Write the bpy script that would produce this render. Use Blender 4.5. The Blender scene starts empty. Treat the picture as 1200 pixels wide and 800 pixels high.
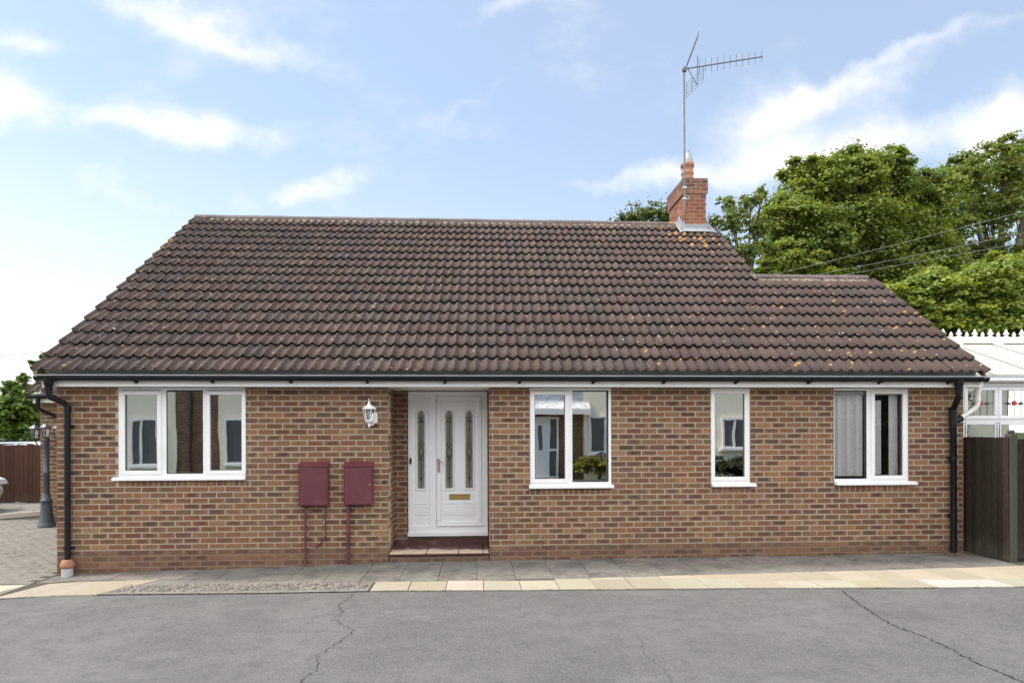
import bpy, math, random
import numpy as np
from mathutils import Vector, Matrix
random.seed(7); rng = np.random.default_rng(7)
sc = bpy.context.scene; C = sc.collection
rad = math.radians
# ---------------------------------------------------------------- camera
cam_d = bpy.data.cameras.new('camera'); cam = bpy.data.objects.new('camera', cam_d); C.objects.link(cam)
cam_d.sensor_width = 36; cam_d.lens = 760/1200*36; cam_d.shift_y = 107.9/1200; cam_d.clip_start = .05; cam_d.clip_end = 3000
cam.matrix_world = Matrix.Translation((0, -8.745, 1.508)) @ Matrix.Rotation(-.05478, 4, 'Z') @ Matrix.Rotation(rad(90), 4, 'X') @ Matrix.Rotation(-.00307, 4, 'Z')
sc.camera = cam
# ---------------------------------------------------------------- sun, sky, exposure
SUN_EL, SUN_AZ = rad(50), rad(-80)          # azimuth from +Y (behind the house), negative = to the left
sd = Vector((math.sin(SUN_AZ)*math.cos(SUN_EL), math.cos(SUN_AZ)*math.cos(SUN_EL), math.sin(SUN_EL)))
sun_d = bpy.data.lights.new('sun', 'SUN'); sun_d.energy = 2.3; sun_d.angle = rad(9); sun_d.color = (1, .95, .87)
sun = bpy.data.objects.new('sun', sun_d); C.objects.link(sun); sun.rotation_euler = sd.to_track_quat('Z', 'Y').to_euler(); sun.location = (-20, 20, 30)
sc.view_settings.view_transform = 'Standard'; sc.view_settings.look = 'None'; sc.view_settings.gamma = 1
sc.view_settings.exposure = 1.0
w = bpy.data.worlds.new('World'); sc.world = w; w.use_nodes = True
nt = w.node_tree; nt.nodes.clear(); N = nt.nodes; L = nt.links
def nd(t, **k):
    n = N.new(t)
    for a, b in k.items(): setattr(n, a, b)
    return n
def mt(op, a, b=None, c=None, clamp=False):
    n = N.new('ShaderNodeMath'); n.operation = op; n.use_clamp = clamp
    for i, v in enumerate((a, b, c)):
        if v is None: continue
        if isinstance(v, (int, float)): n.inputs[i].default_value = v
        else: L.new(v, n.inputs[i])
    return n.outputs[0]
sky = nd('ShaderNodeTexSky', sky_type='NISHITA', sun_disc=False, sun_elevation=SUN_EL, sun_rotation=SUN_AZ, air_density=1.0, dust_density=.6, ozone_density=2.0)
tc = nd('ShaderNodeTexCoord'); sp = nd('ShaderNodeSeparateXYZ'); L.new(tc.outputs['Generated'], sp.inputs[0])
ay = mt('MAXIMUM', mt('ABSOLUTE', sp.outputs[1]), .12)
front = mt('GREATER_THAN', sp.outputs[1], 0)
u0 = mt('DIVIDE', sp.outputs[0], ay); v0 = mt('DIVIDE', sp.outputs[2], ay)
cmb = nd('ShaderNodeCombineXYZ'); L.new(u0, cmb.inputs[0]); L.new(v0, cmb.inputs[1])
def wnoise(scale, det, rough, sx=1, sy=1, rot=0, off=0):
    mp = nd('ShaderNodeMapping'); mp.inputs['Rotation'].default_value = (0, 0, rad(rot)); mp.inputs['Scale'].default_value = (sx, sy, 1); mp.inputs['Location'].default_value = (off, off*.7, off*.3)
    L.new(cmb.outputs[0], mp.inputs[0])
    n = nd('ShaderNodeTexNoise'); n.inputs['Scale'].default_value = scale; n.inputs['Detail'].default_value = det; n.inputs['Roughness'].default_value = rough
    L.new(mp.outputs[0], n.inputs[0]); return n
nA = wnoise(2.2, 8, .55, 1, 1.7, 18, 3.1); nB = wnoise(5.5, 10, .62, 1, 1.5, 18, 8.2); nD = wnoise(3.2, 5, .6, 1, 1, 0, 1.3)
sD = nd('ShaderNodeSeparateColor'); L.new(nD.outputs['Color'], sD.inputs[0])
ud = mt('ADD', u0, mt('MULTIPLY', mt('SUBTRACT', sD.outputs[0], .5), .34)); vd = mt('ADD', v0, mt('MULTIPLY', mt('SUBTRACT', sD.outputs[1], .5), .22))
acc = None
for px, py, a, b, rot, s in [(950,110,70,26,-24,.75),(1070,72,110,26,-24,.55),(1060,155,150,22,-14,.5),(1110,30,120,14,-25,.5),(235,170,75,26,0,.95),(270,38,140,20,24,.7),(25,140,50,34,0,.95),(130,170,50,12,10,.5),(365,222,60,14,-8,.8),
                             (770,215,90,14,-5,.6),(930,180,100,30,-15,.6),(590,15,70,14,-25,.35),(1190,140,60,40,-30,1.0),(150,250,260,40,0,.35),(60,60,50,14,10,.6),(560,120,60,10,-30,.25)]:
    cu = (px-600)/760+.055; cv = (508-py)/760; a /= 760; b /= 760; r = rad(-rot)
    du = mt('SUBTRACT', ud, cu); dv = mt('SUBTRACT', vd, cv)
    p = mt('DIVIDE', mt('ADD', mt('MULTIPLY', du, math.cos(r)), mt('MULTIPLY', dv, math.sin(r))), a)
    q = mt('DIVIDE', mt('SUBTRACT', mt('MULTIPLY', dv, math.cos(r)), mt('MULTIPLY', du, math.sin(r))), b)
    g = mt('MULTIPLY', mt('EXPONENT', mt('MULTIPLY', mt('ADD', mt('MULTIPLY', p, p), mt('MULTIPLY', q, q)), -1)), s)
    acc = g if acc is None else mt('ADD', acc, g)
acc = mt('MULTIPLY', acc, front)
wisps = mt('MULTIPLY', mt('SUBTRACT', nA.outputs[0], .50), 1.1)
dens = mt('MULTIPLY', mt('ADD', mt('ADD', mt('MULTIPLY', acc, .95), wisps), mt('MULTIPLY', mt('SUBTRACT', nB.outputs[0], .5), 1.35)), 1.15, clamp=True)
dens = mt('SMOOTH_MIN', mt('POWER', dens, 1.35), .93, .1)
# whitish low sky: thin bright cloud towards the horizon, strongest to the left under the sun
hz = mt('POWER', mt('SUBTRACT', 1, mt('MULTIPLY', sp.outputs[2], 2.3), clamp=True), 1.5)
lft = mt('MULTIPLY_ADD', sp.outputs[0], -1.0, .48, clamp=True)
hzc = mt('MULTIPLY', mt('MULTIPLY', hz, lft), 1.3, clamp=True)
back = mt('SUBTRACT', 1, front)  # unseen half of the sky: bright cloud bank added to light the shaded facade
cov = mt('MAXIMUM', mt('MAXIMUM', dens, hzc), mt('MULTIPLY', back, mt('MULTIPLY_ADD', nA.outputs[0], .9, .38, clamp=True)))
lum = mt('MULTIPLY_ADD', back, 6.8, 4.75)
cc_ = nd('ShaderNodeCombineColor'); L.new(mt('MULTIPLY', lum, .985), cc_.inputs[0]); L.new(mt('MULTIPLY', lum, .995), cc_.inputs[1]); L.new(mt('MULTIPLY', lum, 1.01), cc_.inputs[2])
pale = nd('ShaderNodeMix', data_type='RGBA'); pale.inputs[0].default_value = .42; tn = nd('ShaderNodeMix', data_type='RGBA', blend_type='MULTIPLY'); tn.inputs[0].default_value = 1; tn.inputs[7].default_value = (.88, .89, .93, 1); L.new(sky.outputs[0], tn.inputs[6]); L.new(tn.outputs[2], pale.inputs[6]); pale.inputs[7].default_value = (3.3, 3.75, 4.3, 1)
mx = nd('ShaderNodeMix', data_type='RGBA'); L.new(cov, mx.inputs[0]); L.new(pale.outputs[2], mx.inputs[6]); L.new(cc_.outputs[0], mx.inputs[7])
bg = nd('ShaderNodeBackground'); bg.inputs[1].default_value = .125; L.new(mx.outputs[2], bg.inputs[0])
wo = nd('ShaderNodeOutputWorld'); L.new(bg.outputs[0], wo.inputs[0])

# ---------------------------------------------------------------- material helpers
def srgb(r, g, b): return tuple(((c/255)/12.92 if c/255 <= .04045 else ((c/255+.055)/1.055)**2.4) for c in (r, g, b))
class MT:
    def __init__(s, name, col=(.5,.5,.5), rough=.6, spec=.5, metal=0):
        s.m = bpy.data.materials.new(name); s.m.use_nodes = True; s.t = s.m.node_tree; s.b = s.t.nodes['Principled BSDF']
        s.b.inputs['Base Color'].default_value = (*col, 1); s.b.inputs['Roughness'].default_value = rough
        s.b.inputs['Specular IOR Level'].default_value = spec; s.b.inputs['Metallic'].default_value = metal
        s.tc = None
    def n(s, t, **k):
        n = s.t.nodes.new(t)
        for a, b in k.items(): setattr(n, a, b)
        return n
    def l(s, a, b): s.t.links.new(a, b)
    def co(s, scale=(1,1,1), kind='Object', rot=(0,0,0)):
        if s.tc is None: s.tc = s.n('ShaderNodeTexCoord')
        m = s.n('ShaderNodeMapping'); m.inputs['Scale'].default_value = scale; m.inputs['Rotation'].default_value = rot; s.l(s.tc.outputs[kind], m.inputs[0]); return m.outputs[0]
    def noise(s, scale, det=4, rough=.55, vec=None, **kw):
        n = s.n('ShaderNodeTexNoise'); n.inputs['Scale'].default_value = scale; n.inputs['Detail'].default_value = det; n.inputs['Roughness'].default_value = rough
        s.l(vec if vec is not None else s.co(), n.inputs[0]); return n.outputs['Fac']
    def voro(s, scale, vec=None, out='Distance', feat='F1', rnd=1):
        n = s.n('ShaderNodeTexVoronoi', feature=feat); n.inputs['Scale'].default_value = scale; n.inputs['Randomness'].default_value = rnd
        s.l(vec if vec is not None else s.co(), n.inputs[0]); return n.outputs[out]
    def math(s, op, a, b=None, c=None, clamp=False):
        n = s.n('ShaderNodeMath', operation=op, use_clamp=clamp)
        for i, v in enumerate((a, b, c)):
            if v is None: continue
            if isinstance(v, (int, float)): n.inputs[i].default_value = v
            else: s.l(v, n.inputs[i])
        return n.outputs[0]
    def ramp(s, f, pts):
        n = s.n('ShaderNodeValToRGB'); e = n.color_ramp.elements
        while len(e) < len(pts): e.new(.5)
        for i, (p, c) in enumerate(pts):
            e[i].position = p; e[i].color = (*c, 1) if len(c) == 3 else c
        s.l(f, n.inputs[0]); return n.outputs[0]
    def step(s, f, lo, hi):
        n = s.n('ShaderNodeMapRange', interpolation_type='SMOOTHSTEP'); n.inputs[1].default_value = lo; n.inputs[2].default_value = hi
        s.l(f, n.inputs[0]); return n.outputs[0]
    def mix(s, f, a, b, mode='MIX'):
        n = s.n('ShaderNodeMix', data_type='RGBA', blend_type=mode)
        if isinstance(f, (int, float)): n.inputs[0].default_value = f
        else: s.l(f, n.inputs[0])
        for i, v in ((6, a), (7, b)):
            if isinstance(v, tuple): n.inputs[i].default_value = (*v[:3], 1)
            else: s.l(v, n.inputs[i])
        return n.outputs[2]
    def attr(s, name='Col'):
        n = s.n('ShaderNodeVertexColor'); n.layer_name = name; return n.outputs['Color'], n.outputs['Alpha']
    def pos(s):
        n = s.n('ShaderNodeNewGeometry'); x = s.n('ShaderNodeSeparateXYZ'); s.l(n.outputs['Position'], x.inputs[0]); return x.outputs
    def color(s, c): s.l(c, s.b.inputs['Base Color']); return s
    def bump(s, h, strength=.3, dist=.01):
        n = s.n('ShaderNodeBump'); n.inputs['Strength'].default_value = strength; n.inputs['Distance'].default_value = dist
        s.l(h, n.inputs['Height']); s.l(n.outputs[0], s.b.inputs['Normal']); return s
M = {}
# brick: per-brick colour in Col (alpha = how burnt), UV 0..1 over the face
b = MT('brick', rough=.85, spec=.25)
col, al = b.attr(); uv = b.n('ShaderNodeUVMap'); su = b.n('ShaderNodeSeparateXYZ'); b.l(uv.outputs[0], su.inputs[0])
du = b.math('ABSOLUTE', b.math('SUBTRACT', su.outputs[0], .5)); dv = b.math('ABSOLUTE', b.math('SUBTRACT', su.outputs[1], .5))
nz = b.noise(14, 5, .65)
edge = b.math('ADD', b.math('MAXIMUM', du, b.math('MULTIPLY', dv, .95)), b.math('MULTIPLY', b.math('SUBTRACT', nz, .5), .75))
burn = b.math('MULTIPLY', b.math('SUBTRACT', 1, b.step(edge, .26, .44)), al)
band = b.step(b.noise(22, 3, .6, b.co((1.6, 1.6, .12))), .52, .66)
c = b.mix(b.math('MULTIPLY', band, .38), col, (.105,.045,.032))
c = b.mix(burn, c, (.050,.036,.036))
c = b.mix(b.math('MULTIPLY', b.step(b.noise(90, 4, .7), .55, .75), .3), c, (.33,.22,.14))
sand = b.noise(400, 2, .6)
px, py, pz = b.pos()
big = b.step(b.noise(.9, 3, .6), .35, .7)
c = b.mix(b.math('MULTIPLY', big, .14), c, (.30,.19,.12))
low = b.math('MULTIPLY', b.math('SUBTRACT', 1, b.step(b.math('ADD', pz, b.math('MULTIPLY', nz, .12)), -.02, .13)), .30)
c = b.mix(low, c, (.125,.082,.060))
stk = b.step(b.noise(5, 5, .7, b.co((1, 1, .16))), .52, .75); c = b.mix(b.math('MULTIPLY', stk, .35), c, (.085,.055,.042))
eff = b.step(b.noise(2.3, 6, .75), .62, .72); c = b.mix(b.math('MULTIPLY', eff, .25), c, (.34,.28,.23))
b.color(c).bump(b.math('ADD', b.math('MULTIPLY', sand, .5), b.noise(60, 4, .7)), .55, .004); M['brick'] = b.m
b = MT('mortar', rough=.95, spec=.1); px, py, pz = b.pos()
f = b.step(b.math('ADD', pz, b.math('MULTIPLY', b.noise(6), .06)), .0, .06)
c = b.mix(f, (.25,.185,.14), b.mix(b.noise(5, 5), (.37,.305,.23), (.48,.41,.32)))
b.color(c).bump(b.noise(150, 4), .6, .004); M['mortar'] = b.m
# chimney brick
b = MT('chimney_brick', rough=.85, spec=.2); col, al = b.attr()
px, py, pz = b.pos(); tp = b.math('MULTIPLY', b.step(b.math('ADD', pz, b.math('MULTIPLY', b.noise(6), .3)), 6.45, 6.75), .6); c = b.mix(b.math('MULTIPLY', b.step(b.noise(9, 5, .7), .5, .7), .5), col, (.10,.05,.04)); c = b.mix(tp, c, (.085,.065,.052)); b.color(c).bump(b.noise(80, 4), .5, .004); M['cbrick'] = b.m
b = MT('chimney_mortar', rough=.95); b.color(b.mix(b.noise(8), (.30,.22,.17), (.5,.42,.33))); M['cmortar'] = b.m
# roof tile
b = MT('roof_tile', rough=.82, spec=.3); col, al = b.attr(); px, py, pz = b.pos()
n1 = b.noise(3.2, 6, .65); n2 = b.noise(45, 4, .7)
c = b.mix(b.math('MULTIPLY', b.step(n1, .4, .7), .45), col, (.066,.051,.046))
c = b.mix(b.math('MULTIPLY', b.step(n2, .48, .7), .35), c, (.108,.080,.069))
c = b.mix(b.math('MULTIPLY', b.step(b.noise(12, 5, .7), .55, .72), .45), c, (.034,.026,.024))
# lichen: orange rosettes, denser below the chimney and along the left verge
ch = b.math('MULTIPLY', b.step(b.math('ABSOLUTE', b.math('SUBTRACT', px, 4.35)), .75, .2), b.step(pz, 4.7, 5.35))
vg = b.math('MULTIPLY', b.math('SUBTRACT', 1, b.step(px, -5.45, -5.1)), b.step(pz, 2.8, 4.8))
rt = b.math('MULTIPLY', b.step(px, .2, 3.2), .03)
boost = b.math('ADD', b.math('MULTIPLY', b.math('MAXIMUM', ch, b.math('MULTIPLY', vg, .45)), .28), rt)
ln = b.noise(2.0, 3, .6)
v1 = b.voro(4.6); s1 = b.math('SUBTRACT', b.math('ADD', b.math('ADD', .105, boost), b.math('MULTIPLY', b.math('SUBTRACT', ln, .5), .22)), b.math('ADD', v1, b.math('MULTIPLY', b.math('SUBTRACT', b.noise(30, 4), .5), .12)))
lich = b.step(s1, .0, .03)
c = b.mix(b.math('MULTIPLY', lich, .9), c, b.mix(b.noise(25), (.40,.21,.045), (.28,.16,.065)))
v2 = b.voro(9); s2 = b.math('SUBTRACT', b.math('ADD', .07, b.math('MULTIPLY', b.math('SUBTRACT', b.noise(1.3, 3), .5), .3)), b.math('ADD', v2, b.math('MULTIPLY', b.math('SUBTRACT', b.noise(70, 3), .5), .08)))
c = b.mix(b.math('MULTIPLY', b.step(s2, 0, .012), .85), c, (.62,.60,.55))
v3 = b.voro(26); s3 = b.math('SUBTRACT', b.math('MULTIPLY', b.math('SUBTRACT', b.noise(2.5, 3), .38), .6), v3)
c = b.mix(b.math('MULTIPLY', b.step(s3, 0, .02), .5), c, (.34,.31,.28))
b.color(c).bump(b.math('ADD', b.noise(160, 3), b.math('MULTIPLY', n2, .6)), .4, .004); M['tile'] = b.m
b = MT('ridge_mortar', rough=.95); b.color(b.mix(b.noise(7, 5), (.15,.12,.085), (.29,.245,.18))).bump(b.noise(60), .6, .01); M['bedding'] = b.m
def paint(name, col, rough=.35, dirt=.12, dcol=(.35,.31,.25), spec=.5, sc_=3):
    b = MT(name, col, rough, spec)
    f = b.math('MULTIPLY', b.step(b.noise(sc_, 6, .7), .45, .75), dirt)
    g = b.math('MULTIPLY', b.step(b.noise(sc_*6, 5, .75, b.co((1, 1, .25))), .5, .8), dirt*.7)
    b.color(b.mix(g, b.mix(f, col, dcol), dcol)); b.bump(b.noise(120, 2), .05, .002); M[name] = b.m; return b
paint('upvc', (.83,.83,.83), .3, .10); paint('fascia_white', (.82,.81,.79), .4, .16); paint('door_white', (.84,.84,.86), .32, .08)
paint('black_plastic', (.007,.007,.008), .5, .15, (.04,.038,.035), .3); paint('burgundy', (.115,.026,.037), .5, .3, (.20,.085,.085)); paint('iron_blue', (.040,.052,.072), .45, .3, (.12,.12,.12))
paint('terracotta', (.33,.145,.088), .85, .4, (.42,.33,.27)); paint('pipe_grey', (.46,.47,.48), .5, .4, (.3,.26,.2)); paint('aluminium', (.45,.46,.47), .45, .3, (.2,.19,.18)); paint('white_pipe', (.74,.73,.70), .4, .25)
paint('lead', (.25,.265,.285), .5, .35, (.52,.53,.55)); paint('car_silver', (.52,.54,.57), .22, .05); paint('black_rubber', (.02,.02,.02), .7, .2); paint('cream_render', (.90,.85,.68), .9, .12, (.6,.55,.42))
paint('plaster', (.55,.52,.46), .9, .05); paint('blind', (.88,.88,.86), .7, .03); paint('gold', (.50,.36,.11), .35, .2, (.2,.14,.06)); paint('brass_steel', (.50,.44,.32), .3, .1); paint('dark_trim', (.03,.03,.03), .4, .1); paint('red_glass', (.45,.02,.03), .2, 0)
paint('dark_room', (.09,.095,.095), .6, .5, (.22,.21,.19), .5, .7)
paint('seal_grey', (.10,.10,.105), .6, .2)
for k in ('aluminium', 'gold', 'brass_steel'): M[k].node_tree.nodes['Principled BSDF'].inputs['Metallic'].default_value = .75
def glass(name, fac, tint, rough=.0):
    m = bpy.data.materials.new(name); m.use_nodes = True; t = m.node_tree; t.nodes.clear()
    o = t.nodes.new('ShaderNodeOutputMaterial'); x = t.nodes.new('ShaderNodeMixShader'); g = t.nodes.new('ShaderNodeBsdfGlossy'); tr = t.nodes.new('ShaderNodeBsdfTransparent')
    lw = t.nodes.new('ShaderNodeFresnel'); lw.inputs[0].default_value = 1.5; ma = t.nodes.new('ShaderNodeMath'); ma.operation = 'MULTIPLY_ADD'; ma.inputs[1].default_value = 1.2; ma.inputs[2].default_value = fac
    t.links.new(lw.outputs[0], ma.inputs[0]); t.links.new(ma.outputs[0], x.inputs[0])
    g.inputs['Roughness'].default_value = rough; g.inputs['Color'].default_value = (1,.99,.95,1); tr.inputs[0].default_value = (*tint, 1)
    tcn = t.nodes.new('ShaderNodeTexCoord'); nz = t.nodes.new('ShaderNodeTexNoise'); nz.inputs['Scale'].default_value = 2.2; nz.inputs['Detail'].default_value = 1
    bp = t.nodes.new('ShaderNodeBump'); bp.inputs['Strength'].default_value = .03; bp.inputs['Distance'].default_value = .02
    t.links.new(tcn.outputs['Object'], nz.inputs[0]); t.links.new(nz.outputs[0], bp.inputs['Height']); t.links.new(bp.outputs[0], g.inputs['Normal'])
    t.links.new(tr.outputs[0], x.inputs[1]); t.links.new(g.outputs[0], x.inputs[2]); t.links.new(x.outputs[0], o.inputs[0]); M[name] = m
paint('aerial_metal', (.13,.13,.135), .5, .3)
glass('window_glass', .56, (.72,.76,.74)); glass('clear_glass', -.012, (.985,.985,.985)); glass('door_glass', .45, (.4,.43,.45), .15); glass('lamp_glass', .15, (.8,.82,.85), .1); glass('car_glass', .25, (.1,.12,.13))
b = MT('polycarbonate', (.80,.78,.68), .45, .4); b.b.inputs['Transmission Weight'].default_value = 0; b.color(b.mix(b.math('MULTIPLY', b.step(b.noise(4, 5, .7), .4, .7), .25), (.50,.475,.38), (.40,.37,.28))); M['poly'] = b.m
# timber
def wood(name, c1, c2, c3):
    b = MT(name, rough=.85, spec=.2); col, al = b.attr()
    g = b.noise(9, 6, .7, b.co((4, 4, .5))); h = b.noise(40, 4, .7, b.co((4, 4, .3)))
    c = b.mix(g, c1, c2); c = b.mix(b.math('MULTIPLY', b.step(h, .5, .75), .5), c, c3); px, py, pz = b.pos()
    foot = b.math('SUBTRACT', 1, b.step(b.math('ADD', pz, b.math('MULTIPLY', b.noise(6, 4), .5)), .12, .42))
    c = b.mix(b.math('MULTIPLY', foot, .35), c, (.10,.09,.07)); c = b.mix(.5, c, col, 'MULTIPLY')
    b.color(c).bump(b.math('ADD', g, h), .5, .006); M[name] = b.m
wood('dark_timber', (.014,.010,.007), (.034,.025,.017), (.10,.085,.065)); wood('grey_post', (.045,.043,.035), (.085,.082,.067), (.13,.125,.10)); wood('brown_timber', (.045,.022,.015), (.085,.040,.026), (.03,.018,.014))
# ground materials
b = MT('asphalt', rough=.9, spec=.3)
agg = b.voro(120, out='Color', feat='F1'); sa = b.n('ShaderNodeSeparateColor'); b.l(agg, sa.inputs[0])
n1 = b.noise(.8, 6, .6); n2 = b.noise(6, 6, .7); n3 = b.noise(140, 3, .7)
c = b.mix(b.step(n1, .3, .7), (.116,.112,.107), (.160,.153,.146))
c = b.mix(b.math('MULTIPLY', b.step(n2, .42, .7), .6), c, (.082,.081,.082))
c = b.mix(b.math('MULTIPLY', b.step(sa.outputs[0], .35, 1), .5), c, (.24,.23,.215)); c = b.mix(b.math('MULTIPLY', b.step(n3, .48, .72), .75), c, (.055,.054,.054))
c = b.mix(b.math('MULTIPLY', b.step(b.noise(1.7, 5, .7, b.co((1, .8, 1))), .6, .72), .3), c, (.19,.18,.16))
vs = b.voro(1.7); c = b.mix(b.math('SUBTRACT', 1, b.step(vs, .016, .026)), c, (.45,.44,.42))
oil = b.step(b.noise(.55, 5, .6, b.co((1, 1.6, 1))), .58, .70); c = b.mix(b.math('MULTIPLY', oil, .35), c, (.075,.073,.072))
worn = b.step(b.noise(1.1, 6, .7, b.co((.7, 1.5, 1), rot=(0, 0, .3))), .55, .68); c = b.mix(b.math('MULTIPLY', worn, .35), c, (.215,.208,.198))
b.color(c).bump(b.math('ADD', b.math('MULTIPLY', sa.outputs[0], .5), b.math('ADD', n3, n2)), .8, .008); M['asphalt'] = b.m
def slab(name, r=.9, grit=.3, gcol=(.1,.095,.085)):
    b = MT(name, rough=r, spec=.3); col, al = b.attr(); n1 = b.noise(3.5, 6, .65); n2 = b.noise(28, 5, .7); n3 = b.noise(170, 3, .7)
    c = b.mix(b.math('MULTIPLY', b.step(n1, .42, .68), grit), col, gcol); c = b.mix(b.math('MULTIPLY', b.step(n2, .5, .75), grit*.8), c, gcol)
    c = b.mix(b.math('MULTIPLY', b.step(b.noise(11, 5, .7), .56, .70), .35), c, b.mix(.5, col, (.55,.5,.42)))
    v = b.voro(14); c = b.mix(b.math('MULTIPLY', b.math('SUBTRACT', 1, b.step(v, .09, .13)), b.step(b.noise(1.2), .5, .65)), c, (.50,.47,.41))
    b.color(c).bump(b.math('ADD', n2, b.math('MULTIPLY', n3, .7)), .6, .006); M[name] = b.m
slab('path_slab', .92, .65, (.070,.063,.055)); slab('kerb_slab', .85, .22, (.26,.20,.13)); slab('block_paving', .92, .4, (.11,.10,.085)); slab('cobble', .8, .4, (.10,.09,.08))
b = MT('soil', rough=1, spec=.1); b.color(b.mix(b.noise(20, 5, .7), (.045,.040,.033), (.12,.105,.085))).bump(b.noise(60, 5), .8, .01); M['soil'] = b.m
b = MT('crack_fill', rough=1, spec=.1); b.color(b.mix(b.noise(14, 4, .7), (.018,.017,.015), (.06,.055,.035))).bump(b.noise(120), .8, .01); M['crack'] = b.m
b = MT('grass', rough=1, spec=.1); b.color(b.mix(b.noise(.6, 6, .7), (.035,.06,.018), (.07,.10,.03))); M['grass'] = b.m
b = MT('maroon_step', rough=.7, spec=.3); px, py, pz = b.pos()
wr = b.step(b.math('ADD', b.math('MULTIPLY', py, -1.15), b.math('MULTIPLY', b.noise(5, 5, .7), .55)), -.02, .08)
c = b.mix(wr, b.mix(b.step(b.noise(8, 5, .7), .45, .7), (.085,.038,.035), (.16,.10,.09)), b.mix(b.noise(12, 5), (.40,.30,.23), (.55,.45,.36)))
top = b.step(pz, -.100, -.088); c = b.mix(top, (.10,.04,.035), c); b.color(c).bump(b.noise(40, 5), .5, .006); M['maroon'] = b.m
def leafmat(name, trans=.35):
    m = bpy.data.materials.new(name); m.use_nodes = True; t = m.node_tree; t.nodes.clear(); o = t.nodes.new('ShaderNodeOutputMaterial')
    a = t.nodes.new('ShaderNodeVertexColor'); a.layer_name = 'Col'; p = t.nodes.new('ShaderNodeBsdfPrincipled'); p.inputs['Roughness'].default_value = .55; p.inputs['Specular IOR Level'].default_value = .35
    tr = t.nodes.new('ShaderNodeBsdfTranslucent'); x = t.nodes.new('ShaderNodeMixShader'); x.inputs[0].default_value = trans
    mul = t.nodes.new('ShaderNodeMix'); mul.data_type = 'RGBA'; mul.blend_type = 'MULTIPLY'; mul.inputs[0].default_value = 1; mul.inputs[7].default_value = (1.9, 1.7, .6, 1)
    t.links.new(a.outputs[0], mul.inputs[6]); t.links.new(mul.outputs[2], tr.inputs[0]); t.links.new(a.outputs[0], p.inputs[0]); t.links.new(p.outputs[0], x.inputs[1]); t.links.new(tr.outputs[0], x.inputs[2]); t.links.new(x.outputs[0], o.inputs[0]); M[name] = m
leafmat('leaf')
b = MT('bark', rough=.95, spec=.1); b.color(b.mix(b.noise(12, 5, .7), (.06,.05,.04), (.13,.11,.09))); M['bark'] = b.m

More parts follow.
